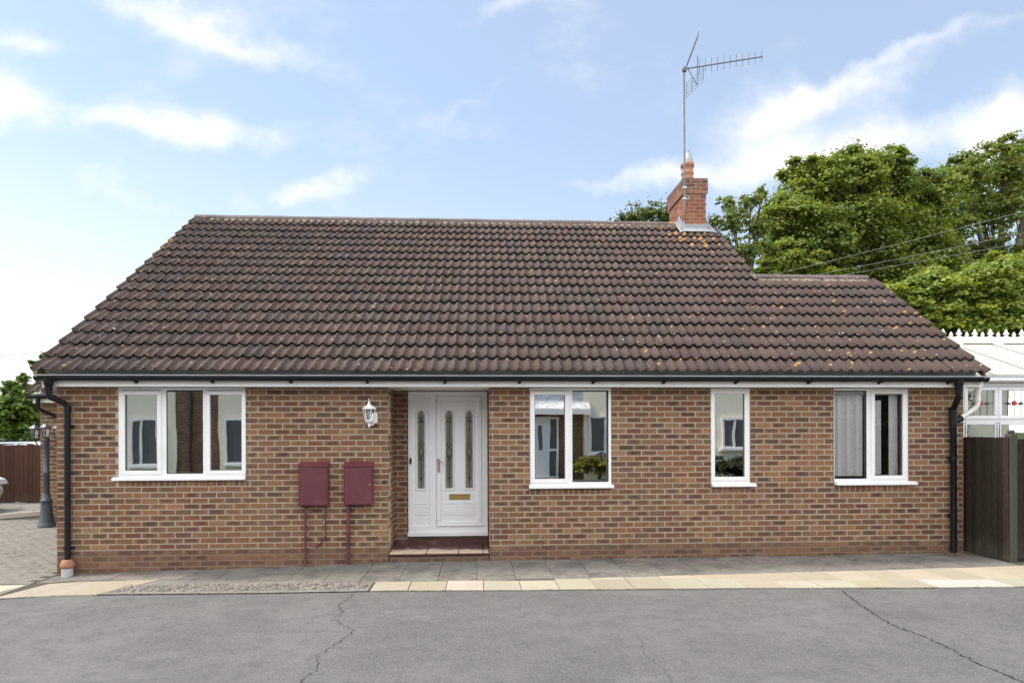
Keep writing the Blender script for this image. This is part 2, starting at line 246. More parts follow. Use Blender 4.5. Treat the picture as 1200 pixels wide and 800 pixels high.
# ---------------------------------------------------------------- mesh builder
class MB:
    def __init__(s): s.v = []; s.f = []; s.c = []; s.uv = []; s.sm = []
    def face(s, pts, col=(1,1,1,1), uv=None, smooth=False):
        i = len(s.v); s.v.extend(pts); s.f.append(tuple(range(i, i+len(pts)))); s.c.append([col]*len(pts)); s.uv.append(uv or [(0,0)]*len(pts)); s.sm.append(smooth)
    def poly(s, V, F, col=(1,1,1,1), smooth=False):
        i = len(s.v); s.v.extend(V)
        for f in F: s.f.append(tuple(i+k for k in f)); s.c.append([col]*len(f)); s.uv.append([(0,0)]*len(f)); s.sm.append(smooth)
    def box(s, x0, x1, y0, y1, z0, z1, bev=0, col=(1,1,1,1)):
        if x0 > x1: x0, x1 = x1, x0
        if y0 > y1: y0, y1 = y1, y0
        if z0 > z1: z0, z1 = z1, z0
        b = min(bev, (x1-x0)*.45, (y1-y0)*.45, (z1-z0)*.45)
        if b <= 0:
            V = [(x, y, z) for x in (x0, x1) for y in (y0, y1) for z in (z0, z1)]
            s.poly(V, [(0,1,3,2),(4,6,7,5),(0,4,5,1),(2,3,7,6),(0,2,6,4),(1,5,7,3)], col); return
        X = (x0, x0+b, x1-b, x1); Y = (y0, y0+b, y1-b, y1); Z = (z0, z0+b, z1-b, z1); V = []; idx = {}
        for i in range(4):
            for j in range(4):
                for k in range(4):
                    e = [i in (0,3), j in (0,3), k in (0,3)]
                    if sum(e) == 1: idx[(i,j,k)] = len(V); V.append((X[i], Y[j], Z[k]))
        F = []
        def q(*a): F.append(tuple(idx[t] for t in a))
        q((0,1,1),(0,1,2),(0,2,2),(0,2,1)); q((3,1,1),(3,2,1),(3,2,2),(3,1,2)); q((1,0,1),(2,0,1),(2,0,2),(1,0,2)); q((1,3,1),(1,3,2),(2,3,2),(2,3,1)); q((1,1,0),(1,2,0),(2,2,0),(2,1,0)); q((1,1,3),(2,1,3),(2,2,3),(1,2,3))
        for i in (0,3):
            for j in (0,3):
                a = 1 if i == 0 else 2; c = 1 if j == 0 else 2
                q((i,c,1),(i,c,2),(a,j,2),(a,j,1)); q((i,1,c),(i,2,c),(a,2,j),(a,1,j)); q((1,i,c),(2,i,c),(2,a,j),(1,a,j))
        for i in (0,3):
            for j in (0,3):
                for k in (0,3):
                    a = 1 if i == 0 else 2; c = 1 if j == 0 else 2; d = 1 if k == 0 else 2
                    q((i,c,d),(a,j,d),(a,c,k))
        s.poly(V, F, col)
    def tube(s, pts, r, n=10, col=(1,1,1,1), cap=True, smooth=True):
        pts = [Vector(p) for p in pts]; rs = r if isinstance(r, (list, tuple)) else [r]*len(pts); V = []; pr = None
        for i, p in enumerate(pts):
            t = (pts[min(i+1, len(pts)-1)]-pts[max(i-1, 0)]).normalized()
            if pr is None: a = Vector((0,0,1)) if abs(t.z) < .9 else Vector((1,0,0)); pr = t.cross(a).normalized()
            else: pr = (pr-t*pr.dot(t)).normalized()
            q = t.cross(pr)
            for k in range(n):
                an = 2*math.pi*k/n; V.append(tuple(p+(pr*math.cos(an)+q*math.sin(an))*rs[i]))
        F = [(i*n+k, i*n+(k+1)%n, (i+1)*n+(k+1)%n, (i+1)*n+k) for i in range(len(pts)-1) for k in range(n)]
        s.poly(V, F, col, smooth)
        if cap: s.poly([V[k] for k in range(n)], [tuple(range(n))[::-1]], col); s.poly(V[-n:], [tuple(range(n))], col)
    def lathe(s, cx, cy, prof, n=16, col=(1,1,1,1), smooth=True, rot=0):
        V = [(cx+r*math.cos(2*math.pi*k/n+rot), cy+r*math.sin(2*math.pi*k/n+rot), z) for r, z in prof for k in range(n)]
        F = [(i*n+k, i*n+(k+1)%n, (i+1)*n+(k+1)%n, (i+1)*n+k) for i in range(len(prof)-1) for k in range(n)]
        s.poly(V, F, col, smooth); s.poly(V[:n], [tuple(range(n))[::-1]], col); s.poly(V[-n:], [tuple(range(n))], col)
    def prism(s, P, y0, y1, axis='y', col=(1,1,1,1)):
        n = len(P)
        mk = {'y': lambda a, b, t: (a, t, b), 'x': lambda a, b, t: (t, a, b), 'z': lambda a, b, t: (a, b, t)}[axis]
        V = [mk(a, b, y0) for a, b in P]+[mk(a, b, y1) for a, b in P]
        s.poly(V, [tuple(range(n)), tuple(range(2*n-1, n-1, -1))]+[(i, i+n, (i+1)%n+n, (i+1)%n) for i in range(n)], col)
    def build(s, name, mat, parent=None, fix=True):
        me = bpy.data.meshes.new(name); me.from_pydata([tuple(v) for v in s.v], [], s.f); me.materials.append(mat)
        ca = me.color_attributes.new('Col', 'FLOAT_COLOR', 'CORNER'); ca.data.foreach_set('color', np.array([c for fc in s.c for c in fc], dtype=np.float32).ravel())
        ul = me.uv_layers.new(name='UVMap'); ul.data.foreach_set('uv', np.array([c for fc in s.uv for c in fc], dtype=np.float32).ravel())
        me.polygons.foreach_set('use_smooth', np.array(s.sm, dtype=bool))
        if fix:
            import bmesh
            bm = bmesh.new(); bm.from_mesh(me); bmesh.ops.recalc_face_normals(bm, faces=bm.faces); bm.to_mesh(me); bm.free()
        me.update(); o = bpy.data.objects.new(name, me); C.objects.link(o)
        if parent: o.parent = parent; o.matrix_parent_inverse = parent.matrix_world.inverted() if False else Matrix.Translation(-wloc(parent))
        return o
def wloc(o):
    v = Vector(o.location)
    if o.parent: v = v  # parts carry world-space meshes at zero offset from the world
    return v if o.parent is None else Vector((0,0,0))
def tag(o, label=None, cat=None, group=None, kind=None):
    if label: o['label'] = label
    if cat: o['category'] = cat
    if group: o['group'] = group
    if kind: o['kind'] = kind
    return o
def thing(name, loc, label, cat, group=None):
    o = bpy.data.objects.new(name, None); C.objects.link(o); o.location = loc; o.empty_display_size = .2; return tag(o, label, cat, group)
def struct(mb, name, mat): return tag(mb.build(name, mat), kind='structure')
def jit(c, a=.1):
    k = 1+random.uniform(-a, a); return tuple(max(0, x*k*(1+random.uniform(-a*.4, a*.4))) for x in c)

# ---------------------------------------------------------------- ground
def gz(X, Y):
    z = float(np.interp(X, [-5.5,-4.8,-2.4,-1,5,6.8,12], [-.33,-.285,-.24,-.2,-.19,-.17,-.15]))
    if X < -5.5: z = -.33+.11*min(max((Y-.0)/4, 0), 1)*min(1, (-5.5-X)/.4+.3)
    if Y < -5: z += (-.2-z)*min(1, (-5-Y)/5)
    return z
def axis(lo, hi, dense0, dense1, st):
    a = list(np.arange(dense0, dense1+1e-6, st)); d = st
    while a[-1] < hi: d *= 1.5; a.append(a[-1]+d)
    d = st
    while a[0] > lo: d *= 1.5; a.insert(0, a[0]-d)
    return a
def sheet(xs, ys, dz):
    g = MB(); nx = len(xs); V = [(x, y, gz(x, y)+dz) for y in ys for x in xs]
    g.poly(V, [(j*nx+i, j*nx+i+1, (j+1)*nx+i+1, (j+1)*nx+i) for j in range(len(ys)-1) for i in range(nx-1)], smooth=True); return g
struct(sheet(axis(-900, 900, -13, 13, .4), axis(-900, 900, -9, 9, .4), -.03), 'ground', M['grass'])
# road: asphalt from the slab edge to the far side
def outer(X): return float(np.interp(X, [-6,-5.34,-4.06,-3.41,-1.11,.38,3.19,5.88,12], [-1.10,-1.18,-1.26,-1.33,-1.585,-1.674,-1.786,-1.963,-2.3]))
def inner(X): return float(np.interp(X, [-5.9,-5.27,-3.85,-1.2,-.58,1.41,3.53,6.3,8], [-.34,-.407,-.576,-1.17,-1.19,-1.165,-1.046,-.967,-.9]))
r = MB(); xs = axis(-80, 80, -12, 12, .3)
for a, b_ in zip(xs[:-1], xs[1:]):
    ysa = [outer(a)+.03]+list(np.linspace(-2.6, -14.2, 30)); ysb = [outer(b_)+.03]+list(np.linspace(-2.6, -14.2, 30))
    for k in range(len(ysa)-1):
        r.face([(a, ysa[k], gz(a, ysa[k])-.012), (b_, ysb[k], gz(b_, ysb[k])-.012), (b_, ysb[k+1], gz(b_, ysb[k+1])-.012), (a, ysa[k+1], gz(a, ysa[k+1])-.012)], smooth=True)
struct(r, 'road', M['asphalt'])
# cracks, filled with dirt and moss
def crack(name, pts, w0, w1, ex=.02):
    c = MB(); P = []
    for (x0, y0), (x1, y1) in zip(pts[:-1], pts[1:]):
        n = max(2, int(math.hypot(x1-x0, y1-y0)/.025))
        for k in range(n): t = k/n; P.append((x0+(x1-x0)*t+random.gauss(0, ex*.5), y0+(y1-y0)*t+random.gauss(0, ex*.3)))
    for i in range(len(P)-1):
        a, b_ = P[i], P[i+1]; wa = random.uniform(w0, w1)
        c.face([(a[0]-wa, a[1], gz(*a)-.008), (b_[0]-wa*.9, b_[1], gz(*b_)-.008), (b_[0]+wa*.8, b_[1], gz(*b_)-.008), (a[0]+wa, a[1], gz(*a)-.008)])
    return struct(c, name, M['crack'])
crack('road_crack', [(-1.326,-1.664),(-1.40,-2.1),(-1.306,-2.344),(-1.35,-2.6),(-1.079,-2.989),(-1.116,-3.176),(-1.24,-3.6),(-1.18,-3.9),(-1.24,-4.165),(-1.3,-5.2)], .0015, .005, .02)
crack('road_crack', [(3.943,-1.95),(3.80,-2.5),(3.69,-3.156),(3.76,-3.6),(3.722,-3.888),(3.70,-4.2),(3.737,-4.502),(3.6,-5.5)], .002, .010, .022)
crack('road_crack', [(1.368,-3.29),(1.33,-3.6),(1.292,-3.779),(1.36,-4.1),(1.34,-4.386),(1.30,-4.9)], .0006, .0018, .015)
crack('road_crack', [(-5.1,-1.9),(-4.4,-1.86),(-3.9,-2.1),(-3.6,-2.2)], .0006, .002, .02)
def slabpiece(mb, P, col, th=.03, top=.0, gap=.005, tilt=.003):
    cx = sum(p[0] for p in P)/len(P); cy = sum(p[1] for p in P)/len(P); n = len(P); Q = []
    for x, y in P:
        d = math.hypot(x-cx, y-cy); k = max(0, 1-gap/d); Q.append((cx+(x-cx)*k, cy+(y-cy)*k))
    j = random.uniform(-tilt, tilt); zt = [gz(x, y)+top+j+random.uniform(-tilt, tilt)*.4 for x, y in Q]
    cb = .006; T = [(cx+(x-cx)*(1-cb/max(.02, math.hypot(x-cx, y-cy))), cy+(y-cy)*(1-cb/max(.02, math.hypot(x-cx, y-cy)))) for x, y in Q]
    V = [(T[i][0], T[i][1], zt[i]) for i in range(n)]+[(Q[i][0], Q[i][1], zt[i]-.004) for i in range(n)]+[(Q[i][0], Q[i][1], zt[i]-th) for i in range(n)]
    mb.poly(V, [tuple(range(n))]+[(i+o, (i+1)%n+o, (i+1)%n+n+o, i+n+o) for i in range(n) for o in (0, n)], col)
sub = MB(); xs = np.arange(-14, 12.01, .25)
for a, b_ in zip(xs[:-1], xs[1:]):
    ya0 = outer(max(a, -6)) ; yb0 = outer(max(b_, -6)); top = .75 if a > -5.6 else 8.5
    ys = [0, .25, .5, 1] if top < 1 else [0, .06, .12, .2, .3, .4, .5, .6, .7, .8, .9, 1]
    for s0, s1 in zip(ys[:-1], ys[1:]):
        A = [(a, ya0+(top-ya0)*s0), (b_, yb0+(top-yb0)*s0), (b_, yb0+(top-yb0)*s1), (a, ya0+(top-ya0)*s1)]
        sub.face([(x, y, gz(x, y)-.006) for x, y in A], smooth=True)
struct(sub, 'path_bed', M['soil'])
# front path: worn concrete flags against the wall
p = MB(); xs = [-5.46]; 
while xs[-1] < 6.9: xs.append(xs[-1]+.455)
for a, b_ in zip(xs[:-1], xs[1:]):
    b_ = min(b_, 6.85)
    ia, ib = inner(a), inner(b_); rows = [0.0, -.46, -.92, -1.4]
    for k in range(3):
        y1 = rows[k]; ya, yb = max(rows[k+1], ia+.004), max(rows[k+1], ib+.004)
        if y1-ya < .04 and y1-yb < .04: continue
        ya = min(ya, y1-.01); yb = min(yb, y1-.01)
        slabpiece(p, [(a, ya), (b_, yb), (b_, y1), (a, y1)], (*jit((.180,.163,.142), .09), 1), gap=.003, tilt=.004)
struct(p, 'front_path', M['path_slab'])
# pale edging slabs beside the road
k = MB(); x = -1.17
while x < 7.9:
    x2 = x+.415; yo, yo2 = outer(x), outer(x2); c = (*jit(random.choice([(.35,.315,.245),(.39,.355,.285),(.32,.28,.21),(.37,.33,.26),(.41,.39,.34),(.33,.29,.22)]), .07), 1)
    m0 = min(inner(x), yo+.45); m1 = min(inner(x2), yo2+.45)
    if x > 2.6: m0, m1 = yo+.30+.02*(x-2.6), yo2+.30+.02*(x2-2.6)
    slabpiece(k, [(x, yo), (x2, yo2), (x2, m1), (x, m0)], c, .05, .004)
    if inner(x)-m0 > .06:
        slabpiece(k, [(x, m0), (x2, m1), (x2, inner(x2)), (x, inner(x))], (*jit((.35,.305,.23), .08), 1), .05, .003)
    x = x2
def lin(a, b_, t): return (a[0]+(b_[0]-a[0])*t, a[1]+(b_[1]-a[1])*t)
A0, A1 = (-5.45,-1.16), (-4.25,-1.27); B0, B1 = (-5.24,-.50), (-3.86,-.59)
for i in range(3): slabpiece(k, [lin(A0, A1, i/3), lin(A0, A1, (i+1)/3), lin(B0, B1, (i+1)/3), lin(B0, B1, i/3)], (*jit((.34,.30,.225), .1), 1), .05, .004)
for i in range(6): slabpiece(k, [(-5.62-.42*(i+1), -.95), (-5.62-.42*i, -.95), (-5.50-.42*i, -.48), (-5.50-.42*(i+1), -.48)], (*jit((.42,.38,.31), .1), 1), .05, .004)
struct(k, 'edging_slabs', M['kerb_slab'])
# strip of pebbles bedded in mortar
cb = MB()
for i in range(900):
    x = random.uniform(-4.15, -1.25); y = random.uniform(outer(x)+.10, min(inner(x)-.02, outer(x)+.42)); s = random.uniform(.009, .022); a = random.uniform(0, 3.14)
    V = []; z = gz(x, y)-.004
    for r_, h in ((1, 0), (.95, .35), (.6, .75)):
        for q in range(7): t = q*2*math.pi/7; dx, dy = s*1.5*r_*math.cos(t), s*r_*math.sin(t); V.append((x+dx*math.cos(a)-dy*math.sin(a), y+dx*math.sin(a)+dy*math.cos(a), z+s*h))
    V.append((x, y, z+s*.85)); F = [(o*7+q, o*7+(q+1)%7, (o+1)*7+(q+1)%7, (o+1)*7+q) for o in (0, 1) for q in range(7)]+[(14+q, 14+(q+1)%7, 21) for q in range(7)]
    cb.poly(V, F, (*jit(random.choice([(.17,.155,.135),(.24,.21,.18),(.11,.10,.09),(.20,.16,.13)]), .15), 1), True)
struct(cb, 'pebble_strip', M['cobble'])
mo = MB(); xs = np.linspace(-4.3, -1.2, 55)
for a, b_ in zip(xs[:-1], xs[1:]): mo.face([(a, outer(a)+.005, gz(a, -1)-.001), (b_, outer(b_)+.005, gz(b_, -1)-.001), (b_, inner(b_), gz(b_, -1)-.001), (a, inner(a), gz(a, -1)-.001)], (.20,.185,.165,1))
struct(mo, 'pebble_bed', M['cobble'])
# leaf litter, moss and grit caught in the joints and at the foot of the wall
li = MB()
def fleck(x, y, s, col, dz=.004):
    a = random.uniform(0, 6.28); z = gz(x, y)+dz; P = []
    for q in range(5): t = a+q*1.257; r_ = s*random.uniform(.5, 1.1); P.append((x+r_*math.cos(t)*1.3, y+r_*math.sin(t), z+random.uniform(0, .35)*s))
    li.face(P, (*jit(col, .2), 1))
for i in range(260): x = random.uniform(-5.4, 7.4); fleck(x, outer(x)+random.gauss(.0, .012), random.uniform(.004, .012), random.choice([(.05,.06,.02),(.08,.07,.05),(.13,.11,.08)]), .002)
for i in range(240): x = random.uniform(-5.3, 6.8); fleck(x, -abs(random.gauss(.02, .03))-.01, random.uniform(.004, .012), random.choice([(.05,.045,.03),(.10,.085,.06),(.05,.065,.02)]))
for i in range(170): fleck(random.gauss(6.55, .22), -abs(random.gauss(.08, .12))-.02, random.uniform(.008, .022), random.choice([(.20,.14,.08),(.12,.08,.05),(.28,.22,.14)]))
for i in range(150): x = random.uniform(-5.2, 6.5); fleck(x, random.uniform(inner(x), -.05), random.uniform(.003, .011), random.choice([(.5,.48,.43),(.38,.34,.28),(.10,.09,.07)]))
for i in range(60): fleck(random.gauss(-7.0, .25), random.gauss(1.6, .2), random.uniform(.008, .02), (.26,.18,.11))
tag(li.build('leaf_litter', M['cobble']), 'dry leaf bits and moss in the paving joints and along the wall foot', 'leaf litter', kind='stuff')
# side yard block paving
yd = MB(); row = 0; y = -1.05
while y < 4.9:
    x = -5.52-(.11 if row%2 else 0)
    while x > -11:
        x1 = max(x-.215, -11.2); 
        if not (y < -.42 and x > -8.3) : slabpiece(yd, [(x1, y), (x, y), (x, y+.108), (x1, y+.108)], (*jit((.20,.182,.158), .04), 1), .04, .002, .003, .003)
        x = x1
    y += .108; row += 1
yd.poly([(-8.3,-.95,gz(-8,-.9)-.002),(-5.5,-.95,gz(-5.55,-.9)-.002),(-5.5,-.42,gz(-5.55,-.5)-.002),(-8.3,-.42,gz(-8,-.5)-.002)], [(0,1,2,3)], (.2,.18,.15,1))
struct(yd, 'yard_paving', M['block_paving'])
dr = MB(); dr.prism([(-16,4.6),(-9.9,5.05),(-9.1,5.9),(-8.9,6.5),(-8.6,6.7),(-8.6,8.6),(-16,8.6)], -.3, -.135, 'z', (.23,.215,.19,1)); struct(dr, 'raised_drive', M['path_slab'])
kb = MB()
for (a, b_) in zip([(-16,4.6),(-9.9,5.05),(-9.1,5.9),(-8.9,6.5)], [(-9.9,5.05),(-9.1,5.9),(-8.9,6.5),(-8.6,6.7)]):
    kb.tube([(a[0], a[1]-.03, -.2), (b_[0], b_[1]-.03, -.2)], .1, 6, (.40,.37,.31,1), smooth=False)
struct(kb, 'kerb', M['kerb_slab'])

# ---------------------------------------------------------------- bricks
BP = [(.220,.113,.060),(.240,.128,.067),(.196,.092,.052),(.205,.113,.066),(.172,.080,.049),(.252,.148,.080),(.180,.101,.062),(.138,.076,.053)]
def bcol():
    c = jit(random.choices(BP, [5,5,4,5,3,3,3,2])[0], .13)
    a = random.random(); a = 0 if a < .34 else (random.uniform(.5, .88) if a < .68 else random.uniform(.2, .5)); return (*c, a)
def one_brick(mb, O, U, V, Nn, u0, u1, v0, v1, col, dp=.012, cf=.0028, uvr=None):
    pj = random.uniform(-.0012, .0012); j = [random.uniform(-.0012, .0012) for _ in range(4)]
    u0 += j[0]; u1 += j[1]; v0 += j[2]; v1 += j[3]
    P = lambda u, v, n: (O[0]+U[0]*u+V[0]*v+Nn[0]*n, O[1]+U[1]*u+V[1]*v+Nn[1]*n, O[2]+U[2]*u+V[2]*v+Nn[2]*n)
    R = [(u0, v0), (u1, v0), (u1, v1), (u0, v1)]; c = cf; I = [(u0+c, v0+c), (u1-c, v0+c), (u1-c, v1-c), (u0+c, v1-c)]
    uvs = [(0,0),(1,0),(1,1),(0,1)]; top = pj
    mb.face([P(a, b_, top) for a, b_ in I], col, uvs)
    for i in range(4):
        k2 = (i+1) % 4
        mb.face([P(*R[i], top-c), P(*R[k2], top-c), P(*I[k2], top), P(*I[i], top)], col, [uvs[i], uvs[k2], uvs[k2], uvs[i]])
        mb.face([P(*R[i], -dp), P(*R[k2], -dp), P(*R[k2], top-c), P(*R[i], top-c)], col, [uvs[i], uvs[k2], uvs[k2], uvs[i]])
def brickwork(mb, O, U, Nn, Lu, z0, z1, openings=(), phase=0, pitch=.214, ch=.075, jt=.0125, limit=None, colf=bcol):
    V = (0, 0, 1); k = math.floor(z0/ch)
    while k*ch < z1-.01:
        a, b_ = max(k*ch+jt*(.62 if k else 1.0), z0), min((k+1)*ch-jt*.38, z1)
        if b_-a > .012:
            holes = sorted([(o[0], o[1]) for o in openings if o[2] < (a+b_)/2 < o[3]]); segs = []; s = 0
            for h0, h1 in holes:
                if h0 > s: segs.append((s, h0))
                s = max(s, h1)
            if s < Lu: segs.append((s, Lu))
            for s0, s1 in segs:
                off = phase+(pitch/2 if k % 2 else 0); i = math.floor((s0-off)/pitch)
                while off+i*pitch < s1:
                    u0, u1 = max(off+i*pitch+jt/2, s0+(0 if s0 == 0 else .002)), min(off+(i+1)*pitch-jt/2, s1-(0 if s1 == Lu else .002))
                    if u1-u0 > .02 and (limit is None or limit((u0+u1)/2, b_)): one_brick(mb, O, U, V, Nn, u0, u1, a, b_, colf())
                    i += 1
        k += 1
def core(mb, x0, x1, z0, z1, y0, y1, openings):
    xs = sorted({x0, x1, *[o[0] for o in openings], *[o[1] for o in openings]}); 
    for a, b_ in zip(xs[:-1], xs[1:]):
        hs = sorted([(o[2], o[3]) for o in openings if o[0] <= a+1e-6 and o[1] >= b_-1e-6]); s = z0
        for h0, h1 in hs:
            if h0 > s: mb.box(a, b_, y0, y1, s, h0)
            s = max(s, h1)
        if s < z1: mb.box(a, b_, y0, y1, s, z1)
XL, XR, ZT = -5.453, 6.83, 2.128
house = thing('bungalow', (0, 0, -.2), 'long single-storey brown brick bungalow with dark tiled roof and white front door', 'house')
WIN = [(-4.677,-3.05,.955,.909,.825),(.722,1.835,.808,.765,.675),(3.219,3.766,.815,.769,.675),(4.956,6.026,.825,.778,.675)]
ops = [(w_[0]-XL, w_[1]-XL, w_[4]+.002, 9) for w_ in WIN]+[(-1.178-XL, .172-XL, -1, 9)]
wl = MB(); brickwork(wl, (XL, 0, 0), (1,0,0), (0,-1,0), XR-XL, -.40, ZT, ops, .0)
for w_ in WIN:      # brick-on-edge course under each sill
    n = round((w_[1]-w_[0])/.0745); 
    for i in range(n):
        u0 = w_[0]+(w_[1]-w_[0])*i/n; u1 = w_[0]+(w_[1]-w_[0])*(i+1)/n; c = bcol(); one_brick(wl, (0,0,0), (1,0,0), (0,0,1), (0,-1,0), u0+.004, u1-.004, w_[4]+.008, w_[3]-.003, (*c[:3], c[3]*.5))
# recess returns and back wall, left end return
brickwork(wl, (-1.178, 0, 0), (0,1,0), (1,0,0), .68, -.12, ZT, (), .107)
brickwork(wl, (-1.178, .68, 0), (1,0,0), (0,-1,0), .20, -.0, ZT, (), .05)
brickwork(wl, (.172, 0, 0), (0,1,0), (-1,0,0), .68, -.12, ZT, (), .107)
brickwork(wl, (-.98, .70, 0), (1,0,0), (0,-1,0), 1.15, -.05, .03, (), .05)
brickwork(wl, (XL, 0, 0), (0,1,0), (-1,0,0), 9.2, -.40, 5.6, (), .107, limit=lambda u, z: z < 2.25+(min(u, 8.84-u))*.7337+.05 and (z < 2.2 or u > -.1))
brickwork(wl, (XR, 0, 0), (0,1,0), (1,0,0), 4.4, -.40, 3.9, (), .107, limit=lambda u, z: z < 2.3+min(u, 4.4-u)*.7337)
# step riser
brickwork(wl, (-1.165, .004, 0), (1,0,0), (0,-1,0), 1.325, -.24, -.128, (), .03, colf=lambda: (*jit((.20,.115,.08), .12), random.choice([0, .4, .8])))
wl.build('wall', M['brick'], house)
co = MB(); cops = [(w_[0], w_[1], w_[2]-.05, 9) for w_ in WIN]+[(-1.178, .172, -1, 9)]
core(co, XL+.004, XR-.004, -.6, ZT+.1, .0035, .28, cops)
co.box(-1.40, -1.184, .2801, .95, -.6, ZT+.1); co.box(.178, .40, .2801, .95, -.6, ZT+.1); co.box(-1.184, -.986, .686, .95, -.6, ZT+.1); co.box(-.986, .178, .706, .95, -.6, .038)
co.box(XL+.006, XL+.28, .281, 9, -.6, 2.2); co.box(XR-.28, XR-.006, .281, 9, -.6, 2.2); co.box(XL+.006, XR-.006, 9.001, 9.2, -.6, 2.2)
co.prism([(0,2.201),(8.8,2.201),(4.42,5.6)], XL+.006, XL+.2, 'x'); co.prism([(0,2.201),(8.8,2.201),(4.42,5.6)], 4.6, 4.8, 'x'); co.prism([(0.1,2.201),(4.2,2.201),(2.15,3.9)], XR-.2, XR-.006, 'x')
co.box(-1.165, .160, .010, .67, -.5, -.13)
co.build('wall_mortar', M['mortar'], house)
inn = MB(); inn.box(XL+.3, XR-.3, .285, .30, 2.13, 2.2); inn.box(XL+.3, XR-.3, .96, 8.9, 2.14, 2.18); inn.box(XL+.3, XR-.3, .96, 8.95, -.12, -.02); inn.box(XL+.3, -1.41, .29, .955, -.12, -.02); inn.box(.41, XR-.3, .29, .955, -.12, -.02)
inn.box(XL+.3, XR-.3, 3.6, 3.7, -.02, 2.13)
for x in (-2.2, 2.6, 4.5): inn.box(x, x+.1, .96, 3.6, -.02, 2.13)
inn.build('inner_wall', M['plaster'], house)
# step
stp = MB(); xs = [-1.170, -.675, -.245, .085, .166]
for a, b_ in zip(xs[:-1], xs[1:]): stp.box(a+.004, b_-.004, -.022, .60, -.122, -.078+random.uniform(-.002, .002), .008)
stp.box(-1.17, .166, .60, .694, -.122, -.012, .006)
stp.build('door_step', M['maroon'], house)

# ---------------------------------------------------------------- windows
def ring(mb, x0, x1, z0, z1, t, y0, y1, bev=.004):
    tl, tr, tb, tt = t if isinstance(t, tuple) else (t,)*4
    mb.box(x0, x1, y0, y1, z0, z0+tb, bev); mb.box(x0, x1, y0, y1, z1-tt, z1, bev); mb.box(x0, x0+tl, y0, y1, z0+tb, z1-tt, bev); mb.box(x1-tr, x1, y0, y1, z0+tb, z1-tt, bev)
def window(x0, x1, z0, zs, panes, mulls, left=.035, sillx=(0, 0), gl='window_glass'):
    f = MB(); ring(f, x0+.002, x1-.002, z0, ZT-.004, (left, .035, .035, .03), .004, .075)
    for a, b_ in mulls: f.box(a, b_, .008, .07, z0+.035, ZT-.034, .003)
    for (a, b_, c, d, opening) in panes:
        if opening: ring(f, a-.060, b_+.060, c-.058, d+.052, .052, -.010, .05, .006)
    o = f.build('window', M['upvc'], house)
    for (a, b_, c, d, opening) in panes:
        g = MB(); ring(g, a-.009, b_+.009, c-.009, d+.009, .009, .012, .045, 0); g.build('glazing_seal', M['seal_grey'], o)
        g = MB(); g.box(a-.006, b_+.006, .026, .032, c-.006, d+.006); g.build('pane', M[gl], o)
    s = MB(); s.prism([(-.055, zs+.004), (-.055, zs+.032), (.004, z0+.002), (.06, z0+.002), (.06, zs+.004)], x0+sillx[0], x1+sillx[1], 'x'); s.build('sill', M['upvc'], o)
    return o
window(-4.677, -3.050, .957, .909, [(-4.583,-4.187,1.044,2.032,1), (-4.066,-3.597,1.005,2.070,0), (-3.495,-3.102,1.040,2.032,1)], [(-4.129,-4.066),(-3.597,-3.553)], sillx=(-.06, .008))
window(.722, 1.835, .812, .765, [(.795,1.193,.898,2.033,1), (1.301,1.771,.87,2.077,0)], [(1.248,1.301)], sillx=(-.015, .025))
window(3.219, 3.766, .818, .769, [(3.277,3.682,.910,2.045,1)], [], sillx=(.0, .07))
window(4.956, 6.026, .828, .778, [(4.966,5.428,.874,2.080,0), (5.550,5.936,.914,2.047,1)], [(5.428,5.492)], left=.008, sillx=(.01, .10), gl='clear_glass')
# vertical blinds seen through the right-hand window, curtain and net in the left-hand one
bl = MB()
for i in range(11):
    x = 4.945+i*.044; k_ = .012*(i % 3); bl.face([(x-.020, .085+k_, .90), (x+.020, .070, .90), (x+.020, .070, 2.03), (x-.020, .085+k_, 2.03)])
for i in range(5):
    x = 5.56+i*.030; bl.face([(x-.011, .105, .92), (x+.011, .095, .92), (x+.011, .095, 1.96), (x-.011, .105, 1.96)])
bl.box(4.92, 5.95, .08, .11, 2.035, 2.085)
for i in range(8):
    x = 5.82+i*.016; bl.face([(x, .12+.012*(i%2), .88), (x+.016, .12+.012*((i+1)%2), .88), (x+.016, .12+.012*((i+1)%2), 2.05), (x, .12+.012*(i%2), 2.05)])
blo = bl.build('vertical_blind', M['blind']); tag(blo, 'white vertical slat blinds hanging inside the window nearest the right downpipe', 'blind')
cu = MB()
for i in range(60):
    x = -4.64+i*.006; x2 = x+.006; cu.face([(x, .16+.02*math.sin(i*.55), .98), (x2, .16+.02*math.sin((i+1)*.55), .98), (x2, .16+.02*math.sin((i+1)*.55), 2.1), (x, .16+.02*math.sin(i*.55), 2.1)], smooth=True)
cuo = cu.build('curtain', M['blind']); tag(cuo, 'pale curtain drawn back inside the left pane of the three-light window', 'curtain')

# ---------------------------------------------------------------- front door
YD = .68
def dX(px): return -.984+(px-479)/81.2
def dZ(py): return .04+(627-py)/81.0
dw = M['door_white']
fr = MB(); ring(fr, dX(479), dX(572), dZ(627)+.03, 2.12, (.064,.084,.118,.066), YD-.02, YD+.06, .005)
fr.box(dX(503.5), dX(511.5), YD-.018, YD+.05, dZ(617), 2.08, .004); fr.box(dX(478.3), dX(572.5), YD-.05, YD+.02, dZ(627.5), dZ(622.5), .006)
